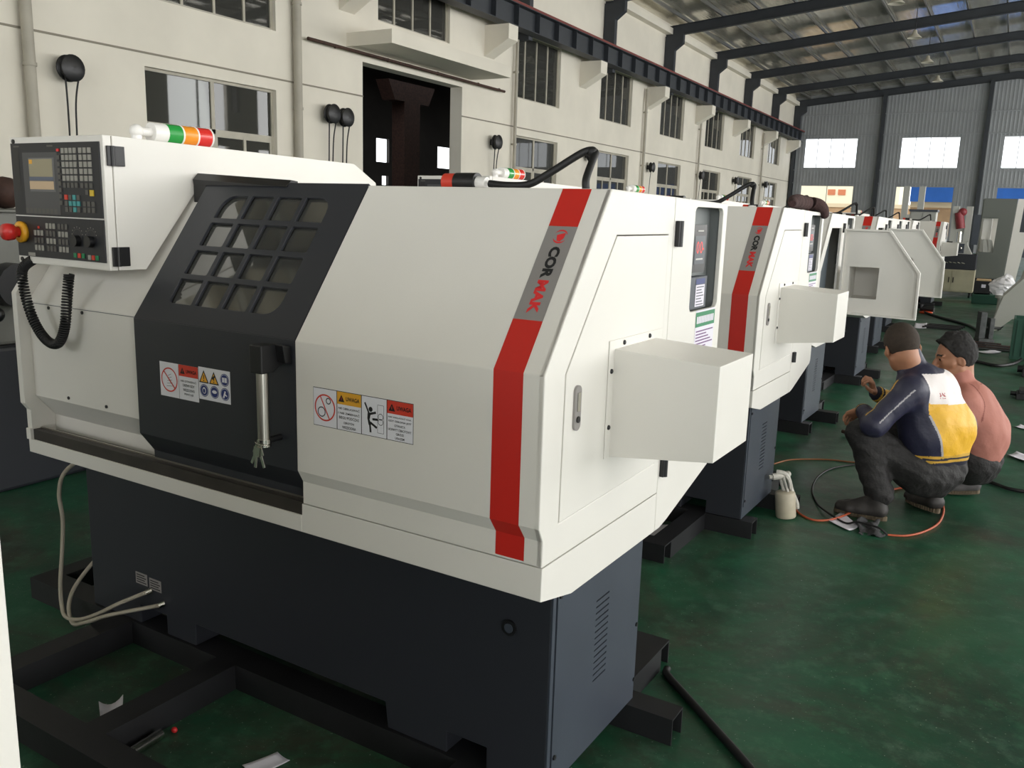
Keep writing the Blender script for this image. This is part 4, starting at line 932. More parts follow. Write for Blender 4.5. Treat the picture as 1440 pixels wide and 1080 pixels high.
class Scaled:                # the same field with all radii scaled, so that a head can be sized
    def __init__(s, sd): s.sd = sd
    def ell(s, c, r, M, k=0.02): s.sd.ell(c, [x*HS for x in r], M, k)
    def carve(s, c, r, M, k=0.006): s.sd.carve(c, [x*HS for x in r], M, k)
    def cone(s, a, b, ra, rb, k=0.02): s.sd.cone(a, b, ra*HS, rb*HS, k)
    def chain(s, p, r, k=0.02): s.sd.chain(p, [x*HS for x in r], k)
def head(sd, c, f, up, nk):
    f, l, u = frame(f, up); c = Vector(c); M = (f, l, u); P = lambda a, b, d: c+(f*a+l*b+u*d)*HS; sd = Scaled(sd)
    sd.ell(P(-0.008, 0, 0.028), (0.098, 0.077, 0.094), M, 0.02)
    sd.ell(P(0.022, 0, -0.045), (0.068, 0.061, 0.075), M, 0.03); sd.cone(P(0.052, 0, -0.098), P(0.03, 0, -0.075), 0.024, 0.035, 0.02)
    for s in (1, -1):
        sd.cone(P(-0.012, s*0.056, -0.055), P(0.04, s*0.03, -0.097), 0.018, 0.016, 0.02)
        sd.cone(P(0.058, s*0.04, -0.02), P(0.03, s*0.062, -0.022), 0.018, 0.016, 0.02)
        sd.carve(P(0.092, s*0.033, 0.006), (0.014, 0.019, 0.012), M, 0.012); sd.ell(P(0.077, s*0.033, 0.005), (0.0125, 0.0145, 0.0115), M, 0.004)
        sd.cone(P(0.087, s*0.014, 0.024), P(0.074, s*0.05, 0.025), 0.009, 0.008, 0.012)
        sd.ell(P(-0.012, s*0.079, -0.008), (0.020, 0.007, 0.032), (f*0.94-u*0.34, l*0.94+f*0.3*s, u*0.94+f*0.34), 0.005); sd.carve(P(-0.006, s*0.086, -0.008), (0.010, 0.005, 0.018), M, 0.005)
    sd.chain([P(0.086, 0, 0.018), P(0.102, 0, -0.012), P(0.110, 0, -0.03)], [0.008, 0.010, 0.0125], 0.01)
    for s in (1, -1): sd.ell(P(0.096, s*0.012, -0.034), (0.011, 0.009, 0.008), M, 0.006)
    sd.cone(P(0.087, 0.02, -0.063), P(0.087, -0.02, -0.063), 0.007, 0.007, 0.006); sd.cone(P(0.085, 0.016, -0.072), P(0.085, -0.016, -0.072), 0.0075, 0.0075, 0.004); sd.carve(P(0.1, 0, -0.0675), (0.014, 0.024, 0.0018), M, 0.003)
    sd.cone(P(-0.04, 0, -0.045), nk, 0.056, 0.058, 0.03); sd.cone(P(0.0, 0, -0.07), nk, 0.05, 0.055, 0.03)
    return P, M

def shoe(parent, heel, toe, lift=0.0, col=None):
    h, t = Vector(heel), Vector(toe); d = (t-h).normalized(); l = Vector((-d.y, d.x, 0)).normalized(); L = (t-h).length
    sd = SDF(np.minimum(h, t)-0.12+np.array((0, 0, 0.0)), np.maximum(h, t)+0.14, 0.005); zu = Vector((0, 0, 1))
    up = d.cross(-l).normalized()
    if up.z < 0: up = -up
    P = lambda a, b, c: h+d*(a*L)+l*b+up*c
    for b in (-0.016, 0.016): sd.chain([P(0.12, b, 0.055), P(0.5, b*1.2, 0.045), P(0.72, b*1.5, 0.042), P(0.9, b, 0.04)], [0.036, 0.034, 0.033, 0.028], 0.02)
    sd.cone(P(0.16, 0, 0.06), P(0.2, 0, 0.13), 0.04, 0.046, 0.02); sd.cone(P(0.3, 0, 0.10), P(0.62, 0, 0.06), 0.038, 0.03, 0.02); sd.above(P(0, 0, 0.024), up)
    o = sdf_obj('shoe', sd, parent, [col or mat('scuffed_black_leather', (52, 48, 46), 0.6, var=0.4, scale=25)])
    g = G().use(mat('tan_rubber_sole', (112, 98, 78), 0.8, var=0.35, scale=20)); pr = []
    for k in range(24):
        a = 2*PI*k/24; x = 0.5+0.52*math.cos(a); wd = 0.034+0.010*x; pr.append((x, wd*math.sin(a)*(1 if abs(math.sin(a)) < 0.9 else 1)))
    g.plate(pr, [], lambda a, b, c: P(a, b, c), 0.0, 0.026)
    for k in range(15):
        for s in (-1, 1):
            x = 0.06+0.062*k; wd = 0.034+0.010*x; yy = s*wd*math.sqrt(max(0, 1-((x-0.5)/0.52)**2)); g.add([P(x+q, yy+s*e, c) for q in (-0.018, 0.014) for e in (-0.004, 0.004) for c in (0.002, 0.024)], [(0, 1, 3, 2), (4, 6, 7, 5), (0, 4, 5, 1), (2, 3, 7, 6), (0, 2, 6, 4), (1, 5, 7, 3)], False)
    g.build('sole', o); return o

TROU = mat('black_work_trousers', (40, 38, 38), 0.75, var=0.4, scale=30, bump=0.7, bscale=45)
HAIR = mat('black_hair', (24, 21, 20), 0.7, bump=0.6, bscale=420); CROP = mat('cropped_dark_hair', (58, 46, 36), 0.8, var=0.3, scale=60, bump=0.4, bscale=600)
V3 = Vector
def person(label, J, torso, headdir, headup, hands, hair, mats, pick, collar, group=None, cuffs=True):
    root = empty('person', (J['pelvis'][0], J['pelvis'][1], 0), 0, label, 'person'); off = V3((J['pelvis'][0], J['pelvis'][1], 0))
    J = {k: V3(v)-off for k, v in J.items()}
    A, B, Cc, N, LAT = [V3(p)-off for p in torso[:4]]+[V3(torso[4]).normalized()]
    lo = [min(v[i] for v in J.values())-0.2 for i in range(3)]; hi = [max(v[i] for v in J.values())+0.2 for i in range(3)]; lo[2] = -0.01
    # body: one continuous skin under the clothes
    sd = SDF(lo, hi, 0.0046)
    for s in (-1, 1): sd.chain([J['pelvis']+LAT*0.06*s, B+LAT*0.06*s, Cc+LAT*0.07*s], [0.09, 0.085, 0.085], 0.05)
    sd.chain([Cc, N], [0.08, 0.055], 0.05)
    for s in 'lr':
        sd.cone(N, J[s+'sh'], 0.05, 0.045, 0.04); sd.chain([J[s+'sh'], J[s+'el'], J[s+'wr']], [0.045, 0.036, 0.024], 0.02)
        sd.chain([J['pelvis'], J[s+'kn'], J[s+'an']], [0.08, 0.05, 0.035], 0.03)
    P, M = head(sd, J['head'], headdir, headup, N+V3((0, 0, 0.0)))
    for s, hd in hands.items(): hand(sd, J[s+'wr'], hd['d'], hd['p'], hd['side'], hd['curl'], thumb=hd.get('thumb'))
    LIP = mat('lips', (150, 88, 74), 0.5); EYE = mat('eye_dark', (20, 16, 14), 0.15); EYEW = mat('eye_white', (214, 206, 198), 0.3)
    hc = J['head']; f, l, u = M
    def pk(C, Nn):
        q = np.zeros(len(C), int); d = (C-np.array(hc))/HS; a, b, c = d@np.array(f), d@np.array(l), d@np.array(u)
        q[(a > 0.079) & (np.abs(b) < 0.022) & (c > -0.079) & (c < -0.057)] = 1
        e = (a > 0.078) & (np.abs(np.abs(b)-0.033) < 0.012) & (np.abs(c-0.005) < 0.0045); q[e] = 3
        q[(a > 0.07) & (np.abs(np.abs(b)-0.034) < 0.02) & (c > 0.024) & (c < 0.033)] = 3; q[e & (np.abs(np.abs(b)-0.033) < 0.0055)] = 3
        return q
    sdf_obj('body', sd, root, [SKIN, LIP, EYEW, EYE], pk)
    # hair
    c = hc; sd = SDF([c[i]-0.17 for i in range(3)], [c[i]+0.18 for i in range(3)], 0.0045); th = hair['t']
    sd.ell(P(-0.010, 0, 0.030), (HS*0.098+th, HS*0.078+th, HS*0.094+th*hair.get('top', 1.0)), M, 0.01)
    if hair.get('fringe'): sd.cone(P(0.066, 0.045, 0.082), P(0.066, -0.045, 0.082), 0.026, 0.026, 0.03); sd.cone(P(0.02, 0.0, 0.125), P(-0.05, 0, 0.12), 0.03, 0.03, 0.04)
    sd.above(P(0.035, 0, 0.045), (-f*0.78+u*0.62)); sd.above(P(-0.06, 0, hair['nape']), (u*0.8-f*0.6)); sd.tufts(hair['amp'], 2.4, 3)
    for s in (1, -1): sd.carve(P(0.0, s*0.09, -0.012), (0.03, 0.022, 0.036), M, 0.006)
    sdf_obj('hair', sd, root, [hair['m']])
    # trousers
    sd = SDF(lo, hi, 0.0065)
    for s, q in (('l', 1), ('r', -1)):
        hp = J['pelvis']+LAT*0.085*q
        sd.cone(hp+V3((0, 0, 0.03)), J['pelvis'], 0.125, 0.13, 0.05); sd.chain([hp, J[s+'kn']], [0.115, 0.082], 0.04); sd.chain([J[s+'kn'], J[s+'an']+V3((0, 0, 0.045))], [0.08, 0.074], 0.035)
    sd.above((0, 0, 0.055), (0, 0, 1)).folds(0.0036, 46, 5, (1, 1, 0.35)); sdf_obj('trousers', sd, root, [TROU])
    # jacket or shirt
    sd = SDF(lo, hi, 0.0055)
    for s in (-1, 1): sd.chain([A+LAT*0.075*s, B+LAT*0.08*s, Cc+LAT*0.085*s], [0.118, 0.122, 0.108], 0.10)
    sd.cone(B, Cc, 0.118, 0.108, 0.08); sd.cone(Cc, N-V3((0, 0, 0.02)), 0.10, 0.075, 0.07)
    for s in 'lr':
        sd.cone(Cc.lerp(N, 0.6), J[s+'sh'], 0.09, 0.08, 0.08); w = J[s+'wr']; e = J[s+'el']; sd.chain([J[s+'sh'], e, e.lerp(w, 0.86)], [0.078, 0.062, 0.046], 0.03)
        if cuffs: sd.cone(e.lerp(w, 0.84), e.lerp(w, 0.97), 0.039, 0.038, 0.004)
    fx = J['head']-N; sd.cone(N, N+fx*collar, 0.078, 0.077, 0.012)
    sd.folds(0.0022, 30, 9, (1, 1, 0.5)).above(A+(A-B).normalized()*0.085, (B-A).normalized())
    sdf_obj(mats['name'], sd, root, mats['m'], lambda C, Nn: pick(C+np.array(off), Nn, {k: np.array(v+off) for k, v in J.items()}, [np.array(v+off) for v in (A, B, Cc, N)]+[np.array(LAT)]))
    return root, off
# the one with the blue, white and yellow jacket
J1 = dict(pelvis=(.605, 3.55, .250), head=(.388, 3.55, .928), lsh=(.470, 3.385, .720), lel=(.325, 3.255, .535), lwr=(.232, 3.46, .566), lha=(.163, 3.52, .51),
          rsh=(.585, 3.70, .725), rel=(.420, 3.83, .535), rwr=(.262, 3.655, .640), rha=(.239, 3.60, .743), lkn=(.262, 3.36, .455), lan=(.385, 3.325, .09), rkn=(.36, 3.79, .43), ran=(.625, 3.62, .10), top=(.38, 3.55, 1.07))
NAVY = mat('navy_jacket_nylon', (40, 40, 62), 0.5, bump=0.55, bscale=20); JW = mat('white_jacket_panel', (232, 224, 222), 0.55, bump=0.45, bscale=20)
JY = mat('yellow_jacket_panel', (232, 178, 44), 0.5, bump=0.6, bscale=22); JPIPE = mat('pale_piping', (176, 172, 176), 0.5); JS = mat('ribbed_navy_band', (38, 38, 52), 0.8)
def pick1(C, Nn, J, T):
    A, B, Cc, N, L = T; q = np.zeros(len(C), int)
    def seg(a, b):
        ab = b-a; t = np.clip(((C-a)@ab)/(ab@ab), 0, 1); return np.linalg.norm(C-a-t[:, None]*ab, axis=1), t
    dA = np.minimum(*[np.minimum(seg(J[s+'sh'], J[s+'el'])[0], seg(J[s+'el'], J[s+'wr'])[0]) for s in 'lr'])
    dt = np.minimum(np.minimum(seg(A, B)[0], seg(B, Cc)[0]), seg(Cc, N)[0])
    spine = np.concatenate([[A], [B], [Cc], [N]]); s = (C-Cc)@L; z = C[:, 2]; fw = np.cross(L, (0, 0, 1.0)); back = Nn@(-np.cross(L, np.array([0, 0, 1.])))
    bk = (Nn@np.array([L[1], -L[0], 0.])) < 0.25
    zb = 0.655+0.05*(s)
    edge = np.where(z > 0.60, 0.125, 0.125-0.36*(0.60-z)); pan = bk & (s < edge) & (s > -0.2) & (z < 0.81)
    q[pan & (z > zb)] = 1; q[pan & (z <= zb)] = 2
    q[bk & (np.abs(s-edge) < 0.006) & (z < 0.60)] = 3
    gx, gz = np.floor(s/0.0065).astype(int), np.floor(z/0.0065).astype(int); hsh = (gx*7919+gz*104729+gx*gz*31) % 5
    q[(q == 1) & (s > 0.02) & (s < 0.055) & (z > 0.685) & (z < 0.715) & (hsh < 3)] = 6
    # sleeve stripes and cuffs
    for side in 'lr':
        d, t = seg(J[side+'sh'], J[side+'el']); ax = J[side+'el']-J[side+'sh']; ax = ax/np.linalg.norm(ax); up = np.array([0, 0, 1.])-ax*ax[2]; up /= np.linalg.norm(up); sd_ = np.cross(ax, up)
        r = C-J[side+'sh']-t[:, None]*(J[side+'el']-J[side+'sh']); on = (d < 0.1) & (q == 0) & (t > 0.02) & (t < 0.99)
        ang = np.arctan2(r@sd_, r@up); q[on & (np.abs(ang-0.35) < 0.10)] = 4; 
        q[on & (np.abs(ang+1.15) < 0.05)] = 3
        d, t = seg(J[side+'el'], J[side+'wr']); cf = (d < 0.055) & (t > 0.83); q[cf] = 5; q[cf & (np.abs(t-0.9) < 0.022)] = 4
    al = A+(A-B)/np.linalg.norm(A-B)*0.085; h = (C-al)@((B-A)/np.linalg.norm(B-A)); q[h < 0.095] = 5; q[(np.abs(h-0.062) < 0.007) | (np.abs(h-0.088) < 0.007)] = 4
    q[(np.linalg.norm(C-N-(J['head']-N)*0.5, axis=1) < 0.125) & (z > 0.805)] = 0
    return q
T1 = [(.622, 3.56, .36), (.612, 3.565, .50), (.550, 3.56, .655), (.480, 3.555, .785), (-.62, -.78, 0)]
p1, off1 = person('squatting person in a navy jacket with white and yellow back panels', J1, T1, (-.46, .86, -.22), (-.25, 0.1, 1),
    dict(l=dict(d=(-.72, .42, -.55), p=(-.3, -.3, -.9), side=-1, curl=(0.9, 1.0, 1.1, 1.15)), r=dict(d=(-.22, -.45, .87), p=(-.75, -.3, -.2), side=1, curl=(1.5, 1.6, 1.7, 1.8))),
    dict(t=0.006, m=CROP, nape=-0.095, amp=0.0007), dict(name='jacket', m=[NAVY, JW, JY, JPIPE, mat('yellow_sleeve_trim', (204, 160, 60), 0.6), JS, mat('printed_red_characters', (176, 90, 92), 0.6)]), pick1, 0.7)
V = lambda *a: V3(a)-off1
shoe(p1, V(.435, 3.30, 0), V(.165, 3.315, 0)); shoe(p1, V(.675, 3.56, .015), V(.50, 3.76, 0.0))
# the one in the pink shirt
J2 = dict(pelvis=(.82, 4.12, .215), head=(.635, 4.10, .820), lsh=(.715, 3.95, .575), lel=(.63, 3.90, .37), lwr=(.47, 3.99, .33), lha=(.4, 4.0, .3),
          rsh=(.745, 4.27, .585), rel=(.60, 4.33, .40), rwr=(.45, 4.22, .34), rha=(.4, 4.2, .3), lkn=(.60, 3.985, .40), lan=(.775, 4.06, .10), rkn=(.60, 4.26, .40), ran=(.80, 4.22, .10), top=(.6, 4.1, .97))
PINK = mat('dusty_pink_shirt', (180, 118, 104), 0.75, bump=0.55, bscale=18, var=0.06, scale=5); PINKD = mat('pink_seam', (140, 82, 72), 0.8)
def pick2(C, Nn, J, T):
    A, B, Cc, N, L = T; q = np.zeros(len(C), int)
    for s in 'lr':
        ax = J[s+'sh']-Cc; ax /= np.linalg.norm(ax); t = (C-J[s+'sh'])@ax; d = np.linalg.norm(C-J[s+'sh'], axis=1); q[(np.abs(t+0.035) < 0.004) & (d < 0.14)] = 1
    hx = J['head']-N; hx /= np.linalg.norm(hx); t = (C-N)@hx; q[(np.abs(t-0.012) < 0.004) & (np.linalg.norm(C-N, axis=1) < 0.11)] = 1
    return q
T2 = [(.835, 4.12, .28), (.825, 4.12, .39), (.775, 4.11, .51), (.70, 4.105, .64), (-.12, -.99, 0)]
p2, off2 = person('squatting person with black hair in a dusty pink shirt', J2, T2, (-.93, -.33, -.14), (-.1, 0, 1),
    dict(l=dict(d=(-.9, .2, -.3), p=(0, 0, -1), side=-1, curl=(0.5, 0.6, 0.7, 0.8)), r=dict(d=(-.9, -.2, -.3), p=(0, 0, -1), side=1, curl=(0.5, 0.6, 0.7, 0.8))),
    dict(t=0.014, m=HAIR, nape=-0.05, amp=0.0045, top=1.15, fringe=True), dict(name='shirt', m=[PINK, PINKD]), pick2, 0.46, cuffs=False)
V = lambda *a: V3(a)-off2
GS = mat('grey_worn_leather', (92, 88, 88), 0.6, var=0.35, scale=20)
shoe(p2, V(.86, 4.10, .02), V(.62, 4.04, 0), col=GS); shoe(p2, V(.86, 4.22, .02), V(.62, 4.27, 0), col=GS)
# ------------------------------------------------------------------ machines in place
D2 = (-0.1383, 2.4266)
def shift(k, dx=0.0, dy=0.0): return (D2[0]*k+dx, D2[1]*k+dy, 0)
lathe = build_lathe('nearest lathe, white with charcoal sliding door, control panel and red stripe in full view', (0, 0, 0))
def place(label, loc, opened=False, skip=()):
    r = copy_tree(lathe, None, skip); r.location = loc; r['label'] = label
    if opened:
        for c in kids(r):
            n = c.name.split('.')[0]
            if n == 'hatch_door': c.rotation_euler = (0, 0, PI/2)
    return r
place('white lathe second in the row, with chip box and rolled brown cloth on its roof', shift(1))
place('third lathe in the row, grey hatch door swung open behind the crouching pair', shift(2, -0.055), True)
place('fourth lathe in the row, farther of the two with an open hatch door', shift(3, 0.10), True)
place('fifth lathe in the row, its red stripe just past the open hatch doors', shift(4, 0.09))
place('sixth lathe in the row, only its roof and hinge showing', shift(5, 0.09))
place('seventh lathe in the row, far down the hall', shift(6, 0.16))
place('lathe farthest down the row, standing right of the others with a split red stripe', shift(7, 0.62))
place('lathe right beside the camera, only its pale rear corner at the left picture edge', shift(-1, -0.034, 0.0))
add_hoses(lathe)
build_skid('black steel skid under the nearest lathe', (0, 0, 0))
build_skid('black steel skid under the second lathe, behind the spray gun', shift(1))
build_skid('black steel skid under the third lathe with the open hatch', shift(2, -0.055))
build_skid('black steel skid under the fourth lathe, beyond the crouching pair', shift(3, 0.10))
build_skid('black steel skid under the fifth lathe, mostly hidden', shift(4, 0.09))
build_skid('black steel skid under the sixth lathe, mostly hidden', shift(5, 0.09))
build_skid('black steel skid under the seventh lathe, mostly hidden', shift(6, 0.16))
build_skid('black steel skid under the farthest lathe of the row', shift(7, 0.62))
build_skid('black steel skid under the lathe right beside the camera', shift(-1, -0.034, 0.0))

# ------------------------------------------------------------------ small things on the floor
def sheet(name, pts, m, label, cat, group=None, curl=0.0, z=0.0015, n=6):
    g = G().use(m); a, b, c, d = [Vector((p[0], p[1], z)) for p in pts]; vs = []
    for i in range(n+1):
        for j in range(n+1):
            u, v = i/n, j/n; p = a.lerp(b, u).lerp(d.lerp(c, u), v); p.z += curl*((2*u-1)**2+0.5*(2*v-1)**2); vs.append(p)
    g.add(vs, [(i*(n+1)+j, (i+1)*(n+1)+j, (i+1)*(n+1)+j+1, i*(n+1)+j+1) for i in range(n) for j in range(n)], True)
    o = g.build(name); s = o.modifiers.new('thickness', 'SOLIDIFY'); s.thickness = 0.0008; s.offset = 1
    tag(o, label, cat, group); return o
PG = 'papers on the floor'
sheet('paper_sheet', [(-1.494, -.107), (-1.465, -.041), (-1.39, -.102), (-1.39, -.173)], PAPER, 'curled white paper on the floor among the black skid rails', 'paper', PG, 0.022)
sheet('paper_sheet', [(-.90, -.07), (-.83, -.08), (-.80, 0.02), (-.86, 0.03)], PAPER, 'white paper at the bottom picture edge before the nearest lathe', 'paper', PG, 0.004)
sheet('paper_sheet', [(-.575, 2.328), (-.628, 2.496), (-.53, 2.525), (-.48, 2.357)], PAPER, 'white paper lying in the skid of the second lathe', 'paper', PG, 0.01)
sheet('paper_sheet', [(.16, 3.11), (.205, 3.30), (.325, 3.10), (.29, 3.0)], PAPER, 'white paper under the orange hose by the boot', 'paper', PG, 0.006)
sheet('paper_sheet', [(1.0, 5.27), (1.06, 5.40), (1.22, 5.25), (1.15, 5.12)], PAPER, 'white paper at the right picture edge past the pink shirt', 'paper', PG, 0.012)
sheet('paper_sheet', [(-.367, 13.9), (-.2, 14.05), (-.15, 13.2), (-.32, 13.13)], PAPER, 'white paper far off below the open hatch doors', 'paper', PG, 0.01)
sheet('paper_sheet', [(.62, 10.95), (.80, 11.3), (.90, 11.1), (.74, 10.8)], PAPER, 'white paper beside the pile of steel parts', 'paper', PG, 0.01)
sheet('paper_sheet', [(1.05, 6.35), (1.09, 6.45), (1.16, 6.38), (1.12, 6.28)], PAPER, 'small white scrap at the right picture edge', 'paper', PG, 0.008)
sheet('paper_sheet', [(.80, 4.66), (.88, 4.69), (.90, 4.60), (.83, 4.56)], PAPER, 'white scrap by the shoe of the pink-shirted person', 'paper', PG, 0.006)
RAG = mat('grey_dirty_rag', (74, 74, 76), 0.95, var=0.4, scale=22, bump=0.5, bscale=120)
g = G().use(RAG); vs = []; n = 16; rr = random.Random(4)
for i in range(n+1):
    for j in range(n+1):
        u, v = i/n, j/n; p = Vector((.295, 3.235, 0)).lerp(Vector((.40, 3.245, 0)), u).lerp(Vector((.335, 2.98, 0)).lerp(Vector((.455, 3.03, 0)), u), v)
        p += Vector((0.012*math.sin(7*v+2), 0.014*math.sin(6*u), 0.012+0.009*math.sin(9*u+3*v)+0.007*math.sin(13*v-4*u)+rr.uniform(-.002, .002))); vs.append(p)
g.add(vs, [(i*(n+1)+j, (i+1)*(n+1)+j, (i+1)*(n+1)+j+1, i*(n+1)+j+1) for i in range(n) for j in range(n)], True)
o = g.build('rag'); s = o.modifiers.new('thickness', 'SOLIDIFY'); s.thickness = 0.006; tag(o, 'crumpled grey rag on the floor beside the boot', 'rag')
g = G().use(CHROME).cyl((-1.205, -.225, .016), (-1.21, -.10, .016), 0.015, n=16); g.use(BLACK).cyl((-1.205, -.242, .016), (-1.205, -.225, .016), 0.016, n=12)
o = g.build('steel_bar'); tag(o, 'short bright steel bar on the floor beside a skid rail', 'steel bar')
g = G().use(LOGORED).ball((-1.20, -.06, .010), 0.009, 10, 8, (1.2, 1, 1)); o = g.build('plastic_plug'); tag(o, 'small red plug beside the bright steel bar', 'plug')
def hose(name, pts, r, m, label, cat='hose', group=None, z=None):
    P = [(p[0], p[1], (p[2] if len(p) > 2 else r+0.001)) for p in pts]
    o = G().use(m).tube(smoothpath(P, 10), r, 8).build(name); tag(o, label, cat, group); return o
ORAN = mat('orange_air_hose', (178, 84, 52), 0.5); TANH = mat('tan_air_hose', (150, 96, 58), 0.55)
hose('power_cable', [(-.035, 1.11), (-.02, 1.07), (.083, .971), (.22, .841), (.366, .70), (.55, .50), (.75, .2)], 0.0135, RUBBER, 'thick black cable running from under the nearest lathe across the green floor', 'cable')
hose('air_hose', [(-.045, 3.16, .05), (-.03, 3.20, .02), (-.002, 3.147), (.082, 3.068), (.155, 3.10), (.225, 3.20, .016), (.30, 3.45, .02), (.403, 3.92), (.531, 4.03), (.633, 3.94), (.693, 3.72), (.690, 3.43), (.636, 3.23), (.559, 3.1), (.472, 3.053)], 0.006, ORAN, 'orange air hose looping from the spray gun round the boots')
hose('air_hose', [(.472, 3.05), (.43, 3.055, .034), (.369, 3.075, .036), (.31, 3.10, .03), (.25, 3.12), (.13, 3.22, .02), (.052, 3.387), (-.018, 3.623), (-.04, 3.92), (.002, 4.177), (.12, 4.37), (.3, 4.5)], 0.0055, RUBBER, 'thin black hose curving over the floor before the crouching pair')
hose('air_hose', [(-.40, 3.95), (-.343, 4.071), (-.282, 4.218), (-.162, 4.324), (-.035, 4.394), (.1, 4.42), (.25, 4.50)], 0.0055, TANH, 'thin tan hose running behind the spray gun to the black loop')
hose('power_cable', [(.842, 4.50), (.90, 4.45), (.95, 4.41), (1.024, 4.349), (1.14, 4.36), (1.3, 4.5)], 0.011, RUBBER, 'thick black cable leaving the picture right of the pink shirt', 'cable')
hose('power_cable', [(.55, 9.98), (.646, 9.95), (.859, 9.75), (1.0, 9.95), (1.08, 10.25), (1.12, 10.52)], 0.018, RUBBER, 'black cable curving from behind the pink-shirted person to the green crate', 'cable')
hose('power_cable', [(-.39, 15.85), (-.169, 15.27), (.211, 14.5), (.45, 13.9), (.6, 13.1), (.66, 12.75)], 0.022, RUBBER, 'black cord of the orange grinder on the far floor', 'cable')
# spray gun
sg = empty('spray_gun', (-.055, 3.06, 0), 0, 'white-splashed spray gun with its paint cup standing by the second lathe', 'spray gun')
SPL = mat('paint_splashed_metal', (206, 202, 192), 0.5, var=0.3, scale=40)
def at(x, y, z): return (x+.055, y-3.09, z)
cupm = mat('paint_splashed_cup', (196, 186, 164), 0.5, var=0.22, scale=12)
g = G().use(cupm).lathe([(0, 0), (.050, 0), (.054, .006), (.054, .135), (.050, .142), (.030, .146), (0, .147)], at(-.045, 3.07, .004), (-.12, 0, 1), 24); cup = g.build('paint_cup', sg)
g = G().use(SPL); g.cyl(at(-.07, 3.07, .15), at(-.10, 3.07, .235), .009).cyl(at(-.045, 3.06, .15), at(-.075, 3.06, .225), .007)
g.tube(smoothpath([at(-.115, 3.06, .25), at(-.075, 3.07, .245), at(-.05, 3.08, .215), at(-.03, 3.09, .15), at(-.005, 3.12, .08), at(.0, 3.13, .045)], 6), [0.014]*12+[0.012]*19, 10)
g.cyl(at(-.13, 3.04, .225), at(-.06, 3.09, .235), .019).cyl(at(-.145, 3.03, .222), at(-.13, 3.04, .225), .012).ball(at(-.06, 3.09, .24), .018)
g.tube(smoothpath([at(-.06, 3.05, .235), at(-.04, 3.05, .21), at(-.035, 3.06, .17)], 5), .005, 6); g.build('gun_body', sg)
# rolled brown cloth on the roof of the second lathe
g = G().use(mat('dark_brown_cloth', (78, 54, 52), 0.95, var=0.4, scale=20, bump=0.6, bscale=140)); ox, oy = D2
cl = []
for i, (x, y, z, r) in enumerate([(.02, .42, 1.675, .016), (.0, .52, 1.683, .026), (-.02, .64, 1.69, .033), (-.03, .78, 1.692, .038), (-.03, .90, 1.69, .036), (-.02, 1.02, 1.688, .036), (.0, 1.10, 1.685, .036)]):
    cl.append((ox+x, oy+y-0.036*x, z+0.006, r))
P = smoothpath([c[:3] for c in cl], 6); rs = []
for i in range(len(P)): k = min(int(i/6), len(cl)-2); rs.append(cl[k][3]+(cl[k+1][3]-cl[k][3])*((i % 6)/6)+0.003*math.sin(i*1.7))
g.tube(P, rs, 16); g.tube(smoothpath([(ox+.0, oy+1.0, 1.697), (ox+.04, oy+1.05, 1.68), (ox+.052, oy+1.12, 1.63)], 5), [.034, .034, .034, .034, .033, .032, .031, .03, .028, .026, .022], 12)
o = g.build('rolled_cloth'); tag(o, 'rolled dark brown cloth on the roof of the second lathe', 'cloth')
def tooldark(name, box, label, cat):
    g = G().use(RAIL); x0, x1, y0, y1, h = box; g.box(x0, x1, y0, y1, 0, h*0.6).box(x0+0.02, x1-0.03, y0+0.02, y1-0.02, h*0.6, h); g.cyl((x0, (y0+y1)/2, h*0.4), (x0-0.05, (y0+y1)/2, h*0.4), h*0.25, n=8)
    o = g.build(name, bevel=0.004); tag(o, label, cat)
tooldark('steel_block', (1.06, 1.22, 7.7, 7.95, .09), 'dark steel block on the floor at the right picture edge', 'steel block')
tooldark('foot_pedal', (1.12, 1.3, 9.2, 9.5, .16), 'dark foot pedal on the floor under the green crate', 'pedal')
g = G().use(RUST).cyl((-.10, 5.20, .03), (.03, 5.10, .035), 0.014); g.use(BLACK).cyl((.03, 5.10, .035), (.13, 5.03, .035), .024, n=12); o = g.build('wooden_brush'); tag(o, 'brush with a brown tip on the floor before the crouching knees', 'brush')

# ------------------------------------------------------------------ right background
# tool cabinet on castors with a dark machine block on it
tc = empty('tool_cabinet', (-.25, 20.35, 0), 0, 'beige two-door cabinet on castors behind the open hatch doors', 'cabinet')
g = G().use(mat('grimy_beige_paint', (182, 176, 150), 0.6, var=0.2, scale=3)).box(-.47, .46, 0, .6, .12, .62); cb = g.build('cabinet_body', tc, bevel=.006)
for x0, x1 in ((-.46, -.005), (.005, .45)): g = G().use(MATS['grimy_beige_paint']).box(x0, x1, -.014, -.001, .14, .60); g.use(BLACK).box((x1-.05) if x0 < 0 else x0+.03, (x1-.03) if x0 < 0 else x0+.05, -.02, -.014, .33, .45); g.build('door', tc)
for x in (-.40, .40): g = G().use(BLACK).cyl((x-.02, .06, .055), (x+.02, .06, .055), .055).box(x-.025, x+.025, .03, .09, .10, .125); g.build('castor', tc)
g = G().use(DARK).box(-.72, .21, 20.36, 20.95, .622, .97); o = g.build('tool_chest', bevel=.01); tag(o, 'dark steel block on top of the beige cabinet', 'chest')
for k in range(5): g = G().use(CHROME).cyl((-.42+.085*k, 20.357, .78+.01*(k % 2)), (-.36+.085*k, 20.357, .765), .012, n=8); g.build('tool', o)
ms = empty('milling_head', (-.32, 20.55, .97), 0, 'small grey machine head standing on the dark block', 'machine head'); LG = mat('light_grey_enamel', (176, 176, 170), 0.5)
g = G().use(LG).box(0, .3, -.1, .2, 0, .26); g.prism_y([(.3, 0), (.42, 0), (.3, .22)], -.1, .2); g.build('casing', ms, bevel=.006)
